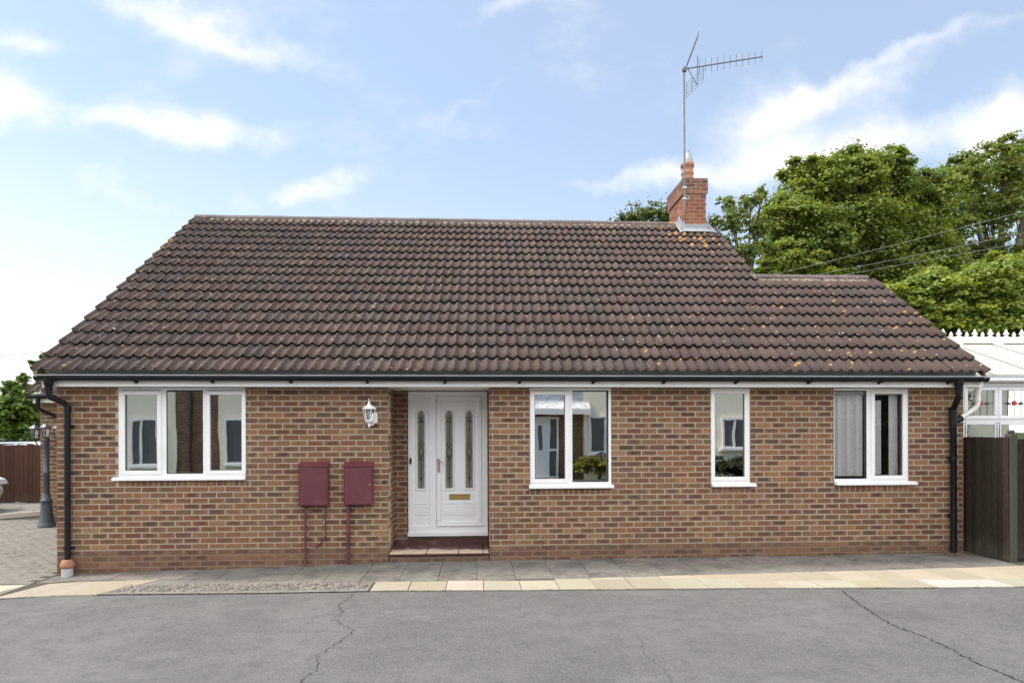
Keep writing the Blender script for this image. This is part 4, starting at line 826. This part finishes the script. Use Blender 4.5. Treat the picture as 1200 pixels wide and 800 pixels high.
fr_ = thing('side_fence', (6.88, -.35, -.2), 'short dark weathered board fence running out from the right corner of the bungalow', 'fence')
m = MB(); y = .55
while y > -.64: k_ = random.uniform(.45, 1.5); m.box(6.862+random.uniform(0, .006), 6.886, y-.088, y, gz(6.9, y)+.01, 1.44+random.uniform(-.004, .004), .002, (k_, k_, k_, 1)); y -= .091
m.build('boards', M['dark_timber'], fr_)
m = MB(); m.box(6.885, 6.985, -.735, -.635, -.25, 1.49, .010); m.box(6.90, 6.97, -.72, -.65, 1.49, 1.535, .014); m.build('post', M['grey_post'], fr_)
ga = thing('side_gate', (7.5, -.70, -.2), 'dark timber boards right of the grey fence post at the photo edge', 'gate')
m = MB(); boards_x(m, 6.995, 8.2, -.70, -.14, 1.42, .1, .25); m.build('boards', M['dark_timber'], ga)
for z in (.05, 1.2): m = MB(); m.box(6.99, 8.2, -.68, -.64, z, z+.09, .004); m.build('rail', M['dark_timber'], ga)

# ---------------------------------------------------------------- conservatory
cs = thing('conservatory', (8.6, .6, -.2), 'white conservatory with pale panelled roof behind the side fence', 'conservatory')
CX0, CX1, CY = 6.86, 12.4, .6
m = MB(); m.box(CX0, CX1, CY+.02, CY+.12, -.2, .75); m.build('base_wall', M['brick'], cs)
fx = [6.86]; 
while fx[-1] < CX1-.2: fx.append(fx[-1]+ .535 if len(fx) > 1 else 7.305)
for a, b_ in zip(fx[:-1], fx[1:]):
    m = MB(); ring(m, a+.004, b_-.004, 1.70, 2.19, .055, CY-.01, CY+.05, .006); ring(m, a+.004, b_-.004, .75, 1.665, .045, CY, CY+.05, .006); m.box(a-.03, a+.03, CY-.0, CY+.06, .74, 2.2, .004); m.box(a+.03, b_-.03, CY, CY+.05, 1.664, 1.701)
    wo_ = m.build('window', M['upvc'], cs)
    g = MB(); g.box(a+.05, b_-.05, CY+.015, CY+.02, .79, 1.63); g.box(a+.055, b_-.055, CY+.015, CY+.02, 1.75, 2.14); g.build('pane', M['window_glass'], wo_)
    g = MB(); cx_ = (a+b_)/2; zc = 1.945
    for xx in (a+.16, cx_, b_-.16): g.tube([(xx,CY+.01,1.755),(xx,CY+.01,2.135)], .003, 4)
    g.tube([(a+.06,CY+.009,zc),(cx_-.09,CY+.009,zc-.01),(cx_,CY+.009,zc-.03),(cx_+.09,CY+.009,zc-.01),(b_-.06,CY+.009,zc)], .004, 4)
    for s in (-1, 1): g.prism([(cx_+s*.05,zc-.02),(cx_+s*.10,zc+.02),(cx_+s*.15,zc-.01),(cx_+s*.10,zc-.03)], CY+.006, CY+.011)
    g.build('leading', M['dark_trim'], wo_)
    g = MB(); g.prism([(cx_+.036*math.cos(t)*(1+.12*math.cos(5*t)), zc+.036*math.sin(t)) for t in np.linspace(0, 2*math.pi, 16)[:-1]], CY+.003, CY+.012); g.build('red_flower', M['red_glass'], wo_)
m = MB()
for i in range(110): x = 6.9+i*.05; m.face([(x, CY+.20, .78), (x+.042, CY+.215, .78), (x+.042, CY+.215, 2.16), (x, CY+.20, 2.16)], (1,1,1,1))
m.build('vertical_blind', M['blind'], cs)
m = MB(); m.box(CX0, CX1, CY+.9, CY+.93, -.1, 2.1); m.build('inner_wall', M['plaster'], cs)
m = MB(); m.box(CX0, CX1, CY-.02, CY+.08, 2.195, 2.30, .006); m.build('eaves_beam', M['upvc'], cs)
m = MB(); m.box(CX0+.04, CX1, CY-.12, CY-.022, 2.255, 2.335, .02); m.box(CX0+.04, CX1, CY-.13, CY-.03, 2.337, 2.352, .004); m.box(6.86, 6.96, CY-.70, CY-.03, 2.255, 2.30, .004); m.build('gutter', M['upvc'], cs)
rz0, rz1, ry1 = 2.37, 3.10, 2.4
m = MB(); m.poly([(CX0,CY-.05,rz0),(CX1,CY-.05,rz0),(CX1,ry1,rz1),(CX0,ry1,rz1)], [(0,1,2,3)]); m.poly([(CX0,ry1,rz1),(CX1,ry1,rz1),(CX1,4.2,rz0),(CX0,4.2,rz0)], [(0,1,2,3)]); m.build('roof', M['poly'], cs)
x = 6.99
while x < CX1:
    m = MB(); a = Vector((x, CY-.07, rz0+.012)); b_ = Vector((x, ry1-.02, rz1+.012)); m.poly([(x-.028,a.y,a.z),(x+.028,a.y,a.z),(x+.028,b_.y,b_.z),(x-.028,b_.y,b_.z),(x-.02,a.y,a.z+.035),(x+.02,a.y,a.z+.035),(x+.02,b_.y,b_.z+.035),(x-.02,b_.y,b_.z+.035)], [(0,4,5,1),(1,5,6,2),(2,6,7,3),(3,7,4,0),(4,7,6,5)]); m.box(x-.03, x+.03, a.y-.03, a.y, a.z-.01, a.z+.045, .01); m.build('roof_bar', M['upvc'], cs); x += .735
m = MB(); m.box(CX0, CX1, ry1-.06, ry1+.06, 3.10, 3.205, .01); m.box(CX0, CX1, ry1-.10, ry1-.055, 3.085, 3.12, .004); m.build('ridge', M['upvc'], cs)
m = MB(); x = 7.3; i = 0
while x < CX1:
    s = .74 if i % 2 else .50; z = 3.205
    m.prism([(x-.085*s,z),(x+.085*s,z),(x+.02*s,z+.055*s),(x+.018*s,z+.075*s),(x+.062*s,z+.07*s),(x+.070*s,z+.10*s),(x+.03*s,z+.125*s),(x+.034*s,z+.15*s),(x,z+.20*s),(x-.034*s,z+.15*s),(x-.03*s,z+.125*s),(x-.070*s,z+.10*s),(x-.062*s,z+.07*s),(x-.018*s,z+.075*s),(x-.02*s,z+.055*s)], ry1-.008, ry1+.008)
    x += .147; i += 1
m.build('cresting', M['upvc'], cs)

# ---------------------------------------------------------------- cars
def build_car():
    t = thing('parked_car', (0, 0, 0), 'silver hatchback showing only its rounded nose at the left photo edge', 'car', 'cars parked on the left')
    # side profile stations along +X (nose at x=0, tail at x=-4), half-width per station; body as lofted rings
    st = [(0.0,.30,.52,.62),(-.10,.24,.66,.74),(-.35,.20,.76,.82),(-1.05,.18,.90,.86),(-1.25,.18,.94,.87),(-2.4,.18,.95,.88),(-3.5,.18,.95,.87),(-3.85,.22,.92,.80),(-3.95,.32,.80,.70)]
    m = MB(); V = []; n = 10
    for x, zb, zt, hw in st:
        for y, z in ((-hw*.86,zb),(-hw,zb+.12),(-hw*1.02,zb+(zt-zb)*.55),(-hw*.96,zt-.06),(-hw*.84,zt),(hw*.84,zt),(hw*.96,zt-.06),(hw*1.02,zb+(zt-zb)*.55),(hw,zb+.12),(hw*.86,zb)): V.append((x, y, z))
    F = [(i*n+k, i*n+(k+1)%n, (i+1)*n+(k+1)%n, (i+1)*n+k) for i in range(len(st)-1) for k in range(n)]+[tuple(range(n)), tuple(range(len(V)-n, len(V)))]
    m.poly(V, F, smooth=True); m.build('body', M['car_silver'], t)
    cab = [(-1.05,.90,.80),(-1.75,1.40,.62),(-2.2,1.47,.60),(-3.0,1.45,.60),(-3.55,1.20,.64),(-3.85,.92,.74)]
    m = MB(); V = []
    for x, z, hw in cab: V += [(x,-.80,.90),(x,-hw,z-.02 if z > .95 else z),(x,-hw*.85,z+.005),(x,hw*.85,z+.005),(x,hw,z-.02 if z > .95 else z),(x,.80,.90)]
    m.poly(V, [(i*6+k, i*6+k+1, (i+1)*6+k+1, (i+1)*6+k) for i in range(len(cab)-1) for k in (0, 4)]+[(k, k+1, 7+k, 6+k) for k in range(1, 4)]+[(24+k-0, 25+k, 31+k, 30+k) for k in range(0, 0)]+[(18+k, 19+k, 25+k, 24+k) for k in range(1, 4)], smooth=True); m.build('windows', M['car_glass'], t)
    m = MB(); V2 = []
    for x, z, hw in [(-1.70,1.385,.63),(-1.8,1.425,.635),(-2.2,1.49,.62),(-3.0,1.475,.62),(-3.2,1.42,.63)]: V2 += [(x,-hw,z-.03),(x,-hw*.8,z),(x,hw*.8,z),(x,hw,z-.03)]
    m.poly(V2, [(i*4+k, i*4+k+1, (i+1)*4+k+1, (i+1)*4+k) for i in range(4) for k in range(3)], smooth=True)
    for s in (-1, 1):
        m.tube([(-1.05,s*.80,.92),(-1.75,s*.64,1.41)], .03, 6); m.tube([(-2.45,s*.86,.93),(-2.4,s*.63,1.44)], .03, 6); m.tube([(-3.8,s*.76,.92),(-3.2,s*.63,1.41)], .05, 6)
    m.build('roof', M['car_silver'], t)
    for x in (-.75, -3.15):
        for s in (-1, 1):
            m = MB(); m.tube([(x, s*.66, .31), (x, s*.87, .31)], .31, 24); wo2 = m.build('wheel', M['black_rubber'], t); m = MB(); m.tube([(x, s*.87, .31), (x, s*.885, .31)], .20, 16); m.build('rim', M['aluminium'], wo2)
    for s in (-1, 1):
        m = MB(); m.poly([(-.01,s*.42,.56),(-.03,s*.66,.58),(-.30,s*.83,.68),(-.22,s*.72,.75),(-.06,s*.46,.66)], [(0,1,2,3,4)]); m.prism([(-.015,.57),(-.06,.57),(-.25,.66),(-.22,.73),(-.07,.67)], s*.45, s*.80, 'y'); m.build('headlight', M['pipe_grey'], t)
        m = MB(); m.prism([(-3.97,.62),(-3.90,.62),(-3.86,.88),(-3.93,.88)], s*.52, s*.74, 'y'); m.build('tail_light', M['red_glass'], t)
        m = MB(); m.box(-1.45, -1.25, s*.86, s*1.0, .92, 1.03, .03); m.build('door_mirror', M['car_silver'], t)
    m = MB(); m.box(-.06, .012, -.45, .45, .34, .46, .02); m.build('grille', M['dark_trim'], t)
    return t
car = build_car()
kids = list(car.children)
def copy_car(loc, rz_, label):
    r_ = car.copy(); C.objects.link(r_); r_.location = loc; r_.rotation_euler = (0, 0, rz_); r_['label'] = label
    for ch in kids:
        c_ = ch.copy(); C.objects.link(c_); c_.parent = r_
        for g in ch.children: d_ = g.copy(); C.objects.link(d_); d_.parent = c_
    return r_
car.location = (-10.40, 5.5, -.135)
copy_car((-10.6, 11.0, -.17), rad(0), 'silver car behind the brown board fence with only its roof showing')

# ---------------------------------------------------------------- trees
def leaves_mesh(name, P, Nn, size, cols, par):
    n = len(P); t1 = rng.normal(size=(n, 3)); t1 -= Nn*(t1*Nn).sum(1)[:, None]; t1 /= np.linalg.norm(t1, axis=1)[:, None]; t2 = np.cross(Nn, t1)
    s = (size*rng.uniform(.65, 1.3, n))[:, None]; V = np.empty((n, 6, 3))
    V[:, 0] = P-t1*s*.5; V[:, 1] = P-t1*s*.1+t2*s*.46-Nn*s*.12; V[:, 2] = P+t1*s*.22+t2*s*.30-Nn*s*.10; V[:, 3] = P+t1*s*.62-Nn*s*.16; V[:, 4] = P+t1*s*.22-t2*s*.30-Nn*s*.10; V[:, 5] = P-t1*s*.1-t2*s*.46-Nn*s*.12
    me = bpy.data.meshes.new(name); me.vertices.add(n*6); me.vertices.foreach_set('co', V.ravel().astype(np.float32))
    idx = np.array([[0,1,2,3],[0,3,4,5]])[None]+(np.arange(n)*6)[:, None, None]; me.loops.add(n*8); me.loops.foreach_set('vertex_index', idx.ravel().astype(np.int32))
    me.polygons.add(n*2); me.polygons.foreach_set('loop_start', (np.arange(n*2)*4).astype(np.int32)); me.update(calc_edges=True); me.materials.append(M['leaf'])
    ca = me.color_attributes.new('Col', 'FLOAT_COLOR', 'POINT'); cc = np.ones((n, 6, 4)); cc[:, :, :3] = cols[:, None, :]; ca.data.foreach_set('color', cc.ravel().astype(np.float32))
    me.validate(); o = bpy.data.objects.new(name, me); C.objects.link(o); o.parent = par; o.matrix_parent_inverse = Matrix.Translation(-Vector(par.location)); return o
def unit(n): v = rng.normal(size=(n, 3)); return v/np.linalg.norm(v, axis=1)[:, None]
def tree(name, base, masses, leaf, nleaf, colA, colB, label, cat, group=None, trunk_r=.3, sub=14, sprays=.30, flat=.95, trunk=True, fill=.25, inner=.16):
    """masses: list of (x,y,z,r) foliage masses; each holds sub clumps on its shell, each clump a domed spray of leaves"""
    t = thing(name, base, label, cat, group); P = []; Nn = []; Cc = []; ends = []
    A = np.array(colA); B = np.array(colB); tot = sum(m[3]**2 for m in masses)
    for (x, y, z, r_) in masses:
        c0 = np.array([x, y, z]); k_ = max(5, int(sub*(r_**2)/(tot/len(masses)))); d = unit(k_); d[:, 2] = d[:, 2]*.85+.1
        cr = c0+d*r_*rng.uniform(fill, 1.03, k_)[:, None]*np.array([1, 1, .82])
        nl = int(nleaf*(r_**2)/tot/k_); ends += [tuple(q) for q in cr[:4]]
        for cc in cr:
            rr = r_*rng.uniform(.17, .36); m = max(8, int(nl*rng.uniform(.6, 1.4))); dd = unit(m); dd[:, 2] = np.where(dd[:, 2] < -.25, -dd[:, 2]*.5, dd[:, 2])
            rad_ = rng.uniform(.45, 1.0, m)**.6*(1+rng.normal(0, sprays, m)); p_ = cc+dd*(rad_*rr)[:, None]*np.array([1.15, 1.15, flat]); nn = dd*.7+np.array([0, 0, .65])+rng.normal(0, .38, (m, 3)); nn /= np.linalg.norm(nn, axis=1)[:, None]
            tint = rng.uniform(0, 1)*.6; f = np.clip(tint+rng.normal(.2, .22, m), 0, 1)[:, None]; P.append(p_); Nn.append(nn); Cc.append((A*(1-f)+B*f)*rng.uniform(.8, 1.2, m)[:, None])
    for (x, y, z, r_) in masses:       # looser inner foliage that closes the crown between the sprays
        m = int(nleaf*inner*(r_**2)/tot); dd = unit(m); p_ = np.array([x, y, z])+dd*(r_*rng.uniform(.05, .66, m)**.5)[:, None]*np.array([1, 1, .85]); nn = dd*.4+np.array([0, 0, .6])+rng.normal(0, .5, (m, 3)); nn /= np.linalg.norm(nn, axis=1)[:, None]
        f = np.clip(rng.normal(.35, .25, m), 0, 1)[:, None]; P.append(p_); Nn.append(nn); Cc.append((A*(1-f)+B*f)*rng.uniform(.75, 1.15, m)[:, None])
    leaves_mesh('crown', np.concatenate(P), np.concatenate(Nn), leaf, np.concatenate(Cc), t)
    if trunk:
        m = MB(); b0 = Vector(base); cen = Vector([sum(q[i]*q[3] for q in masses)/sum(q[3] for q in masses) for i in range(3)]); zlow = min(q[2]-q[3]*.6 for q in masses)
        fork = Vector((b0.x*.6+cen.x*.4, b0.y*.6+cen.y*.4, max(b0.z+1.0, b0.z+(zlow-b0.z)*.8))); m.tube([b0, (b0+fork)/2+Vector((.1*trunk_r, 0, 0)), fork], [trunk_r*1.25, trunk_r, trunk_r*.85], 9)
        for (x, y, z, r_) in masses:
            e = Vector((x, y, z)); mid = (fork+e)/2+Vector((rng.normal(0, .1)*r_, 0, .18*r_)); m.tube([fork, mid, e], [trunk_r*.55, trunk_r*.32, trunk_r*.14], 6)
            for q in range(5):
                d_ = Vector(unit(1)[0]); d_.z = abs(d_.z)*.8; m.tube([mid.lerp(e, rng.uniform(.2, 1)), e+d_*r_*.5, e+d_*r_*rng.uniform(.8, .98)], [trunk_r*.12, trunk_r*.07, trunk_r*.02], 4)
        m.build('trunk', M['bark'], t)
    return t
GA, GB = (.085,.135,.028), (.24,.29,.065)
# big sycamore filling the sky right of the chimney
Ys = 22
def mass(px, py, Y, rpx):      # size/placement helper: metres from survey of the picture at depth Y
    c, s = math.cos(.05478), math.sin(.05478); xr = (px-600)/760; r = ((c*xr+s), (-s*xr+c), (508-py)/760); t = (Y+8.745)/r[1]; return (r[0]*t, Y, 1.508+r[2]*t, rpx*t/760)
big = [mass(*q) for q in [(928,262,21,38),(965,225,22,44),(1012,218,22,38),(1050,232,23,42),(915,302,20,28),(960,285,21,48),(1015,275,22,52),(1065,282,23,46),(940,205,22,24),(1045,200,22,26),(985,198,23,26),(1090,240,23,36),(1040,330,22,48),(960,335,22,44),(1095,300,24,40)]]
tree('sycamore', (20.5, 22, -.3), big, .15, 150000, GA, GB, 'broad dense sycamore with rounded top rising behind the lower roof', 'tree', 'trees behind the bungalow', .42, 75)
dark = [mass(*q) for q in [(1135,215,25,36),(1175,200,26,34),(1120,262,25,36),(1165,250,26,38),(1205,225,27,40),(1150,300,26,38),(1195,330,26,34),(1140,190,26,24),(1185,178,26,20),(1230,270,27,40),(1115,340,25,40),(1240,200,27,45),(1215,175,27,22)]]
tree('sycamore', (29, 26, -.3), dark, .16, 38000, (.085,.13,.030), (.19,.235,.060), 'darker airy tree with sky gaps at the right photo edge', 'tree', 'trees behind the bungalow', .4, 45, .3, inner=.1)
loose = [mass(*q) for q in [(862,262,18,22),(848,288,18,15),(880,240,18,17),(870,300,18,24),(890,270,18,20),(855,240,18,13),(893,228,18,10),(838,262,18,12)]]
tree('birch', (11.5, 18, -.3), loose, .13, 3600, (.09,.13,.035), (.19,.23,.08), 'thin loose pale tree between the chimney and the sycamore', 'tree', 'trees behind the bungalow', .14, 34, .5, inner=.1)
sp_ = [mass(*q) for q in [(745,258,20,21),(768,254,20,21),(731,256,20,10),(785,258,20,14)]]
tree('ash_tree', (7.5, 20, -.3), sp_, .13, 1700, (.060,.09,.03), (.13,.16,.06), 'sparse top of a tree showing over the ridge left of the chimney', 'tree', 'trees behind the bungalow', .12, 60, .6, inner=.0)
yg = [mass(*q) for q in [(900,318,14,16),(925,312,14,17),(950,318,14,16),(975,322,14,12),(885,325,14,12),(960,300,15,10)]]
tree('yellow_green_shrub', (11.5, 14, -.2), yg, .12, 14000, (.10,.14,.02), (.21,.25,.035), 'bright yellow-green shrub top just above the lower ridge', 'shrub', 'shrubs behind the bungalow', .12, 14)
bs = [mass(*q) for q in [(1060,352,12,30),(1105,345,12,34),(1150,340,12,36),(1195,335,13,38),(1240,340,13,38),(1080,385,12,34),(1130,385,12,38),(1185,385,12,40),(1240,390,13,42),(1030,345,12,16),(1160,318,13,22),(1205,308,13,20),(1045,385,12,28)]]
tree('hazel_thicket', (15.5, 12, -.2), bs, .12, 90000, (.11,.17,.028), (.27,.32,.06), 'leafy mid-green thicket standing behind the conservatory', 'shrub', 'shrubs behind the bungalow', .2, 55)
lt_ = [mass(*q) for q in [(28,470,25,24),(8,480,25,22),(48,490,25,20),(20,455,25,17),(40,460,26,14),(-20,490,25,30),(12,500,25,22),(45,505,25,18),(30,442,25,7)]]
tree('maple', (-23, 25, -.3), lt_, .17, 26000, (.065,.115,.018), (.15,.21,.04), 'round green tree above the brown fence at far left', 'tree', 'trees at the far left', .25, 34)
l2 = [mass(*q) for q in [(55,435,35,14),(70,425,35,18),(48,425,35,8),(80,450,35,22)]]
tree('lime_tree', (-29, 35, -.3), l2, .28, 4200, (.05,.085,.02), (.11,.15,.035), 'taller tree peeping out just left of the roof eaves', 'tree', 'trees at the far left', .25, 10)
# dark clipped hedge behind the fence
hd = [(-22+i*.9, 14.5, z, .75) for i in range(16) for z in (.3, 1.05)]
tree('hedge', (-15, 14.5, -.3), hd, .11, 26000, (.012,.024,.010), (.030,.045,.016), 'dark clipped hedge behind the parked car and board fence', 'hedge', None, .1, 12, trunk=False)
fw = MB(); 
# ---------------------------------------------------------------- overhead wires
def wire(a, b_, sag, label, r=.006):
    a, b_ = Vector(a), Vector(b_); m = MB(); m.tube([a.lerp(b_, t)-Vector((0, 0, 4*sag*t*(1-t))) for t in np.linspace(0, 1, 25)], r, 5); tag(m.build('overhead_wire', M['aerial_metal']), label, 'wire', 'overhead telephone wires')
wire((9.4,12,6.60), (22,5.2,9.2), .12, 'uppermost of the three wires crossing in front of the sycamore', .009)
wire((9.4,12,6.35), (22,5.2,8.20), .12, 'middle one of the three wires crossing in front of the sycamore', .008)
wire((9.4,12,6.25), (22,5.2,7.75), .12, 'lowest of the three wires crossing in front of the sycamore', .008)
wire((-24,12,3.10), (-8,12,4.60), .05, 'single wire running to the roof eaves at the far left', .007)

# ---------------------------------------------------------------- neighbours across the road (seen mirrored in the panes)
nb = thing('neighbour_house', (0, -16, -.2), 'brick and cream rendered house across the road, mirrored in the window panes', 'house')
m = MB(); Yn = -16
def nbox(x0, x1, z0, z1, mb, y0=Yn, y1=Yn-.3): mb.box(x0, x1, y0, y1, z0, z1)
brickwork(m, (-11.15, Yn, 0), (1,0,0), (0,1,0), 1.55, -.2, 5.2); brickwork(m, (1.0, Yn, 0), (1,0,0), (0,1,0), 3.1, -.2, 2.5); m.build('wall', M['brick'], nb)
m = MB(); nbox(-11.15, -9.6, -.3, 5.2, m, Yn-.01); nbox(1.0, 4.1, -.3, 2.5, m, Yn-.01); nbox(-9, 1, -.3, 5.2, m, Yn-.8); m.build('wall_mortar', M['mortar'], nb)
m = MB(); nbox(-22, -11.15, -.3, 5.2, m, Yn+.05); nbox(-9.6, -5.0, -.3, 5.2, m, Yn+.05); nbox(4.1, 22, -.3, 5.2, m, Yn+.3); m.build('rendered_wall', M['cream_render'], nb)
m = MB(); m.prism([(Yn+.7,2.45),(Yn-1.5,3.9),(Yn-1.5,3.7),(Yn+.7,2.35)], .6, 4.3, 'x'); slope(m, -22.5, 22.5, Yn+.6, 5.1, Yn-4, 8.2, .1); slope(m, -22.5, 22.5, Yn-4, 8.2, Yn-9, 5.1, .1); m.build('roof', M['tile'], nb)
m = MB(); m.box(.6, 4.3, Yn+.68, Yn+.72, 2.22, 2.42); m.box(-16.5, 16.5, Yn+.58, Yn+.62, 4.95, 5.15); m.build('fascia', M['fascia_white'], nb)
def nwin(x0, x1, z0, z1, y, mulls):
    m = MB(); ring(m, x0, x1, z0, z1, .08, y, y+.1); m.box(x0-.08, x1+.08, y, y+.18, z0-.08, z0-.003)
    for q in mulls: m.box(q-.04, q+.04, y+.002, y+.09, z0+.08, z1-.08)
    o = m.build('window', M['upvc'], nb); g = MB(); g.box(x0+.05, x1-.05, y+.03, y+.04, z0+.05, z1-.05); g.build('pane', M['dark_room'], o)
nwin(-12.75, -11.75, .35, 2.1, Yn+.06, [-12.35]); nwin(-9.35, -7.6, .4, 2.1, Yn+.06, [-8.4]); nwin(4.25, 5.9, .75, 2.2, Yn+.31, [4.9, 5.35]); nwin(9.4, 11.2, .9, 2.1, Yn+.31, [9.9, 10.5]); nwin(13.5, 15.2, .7, 2.1, Yn+.31, [14.3]); nwin(-8.6, -7.0, 3.0, 4.3, Yn+.06, [-7.8])
m = MB(); ring(m, 2.0, 3.15, -.2, 2.15, .08, Yn+.005, Yn+.08); m.box(2.08, 2.75, Yn+.01, Yn+.06, -.12, 2.07); m.box(2.75, 2.80, Yn+.01, Yn+.08, -.12, 2.07); m.box(2.8, 3.07, Yn+.01, Yn+.08, .85, .95); m.build('front_door', M['door_white'], nb)
m = MB(); m.box(2.8, 3.07, Yn+.01, Yn+.03, -.1, .85); m.box(2.8, 3.07, Yn+.01, Yn+.03, .95, 2.05); m.box(2.35, 2.5, Yn+.062, Yn+.066, .9, 1.8); m.build('door_glass', M['dark_room'], nb)
m = MB(); m.tube([(-10.65,Yn+.07,5),(-10.6,Yn+.07,-.2)], .05, 8); m.build('downpipe', M['dark_trim'], nb)
sh = [(3.9+i*.42, -15.2, .25+.12*(i % 2), .42) for i in range(5)]
tree('golden_shrub', (4.6, -15.2, -.2), sh, .07, 9000, (.12,.13,.02), (.30,.26,.03), 'low golden-leaved shrub under the neighbour window, seen only as a reflection', 'shrub', None, .05, 14)
hd2 = [(13.2+i*.8, -14.6, z, .8) for i in range(8) for z in (.4, 1.4, 2.4, 3.2)]  # hedge added out of view so the right-hand window reflects something dark
tree('added_dark_hedge', (16, -14.6, -.2), hd2, .12, 22000, (.012,.024,.010), (.030,.045,.016), 'tall dark hedge added across the road to darken the right-hand window reflection', 'hedge', None, .1, 12, trunk=False)
hd3 = [(9.0+i*.5, -14.9, .2, .5) for i in range(5)]
tree('low_hedge', (10, -14.9, -.2), hd3, .09, 8000, (.03,.04,.02), (.07,.08,.04), 'low grey-green hedge across the road, seen only as a reflection', 'hedge', None, .1, 12, trunk=False)
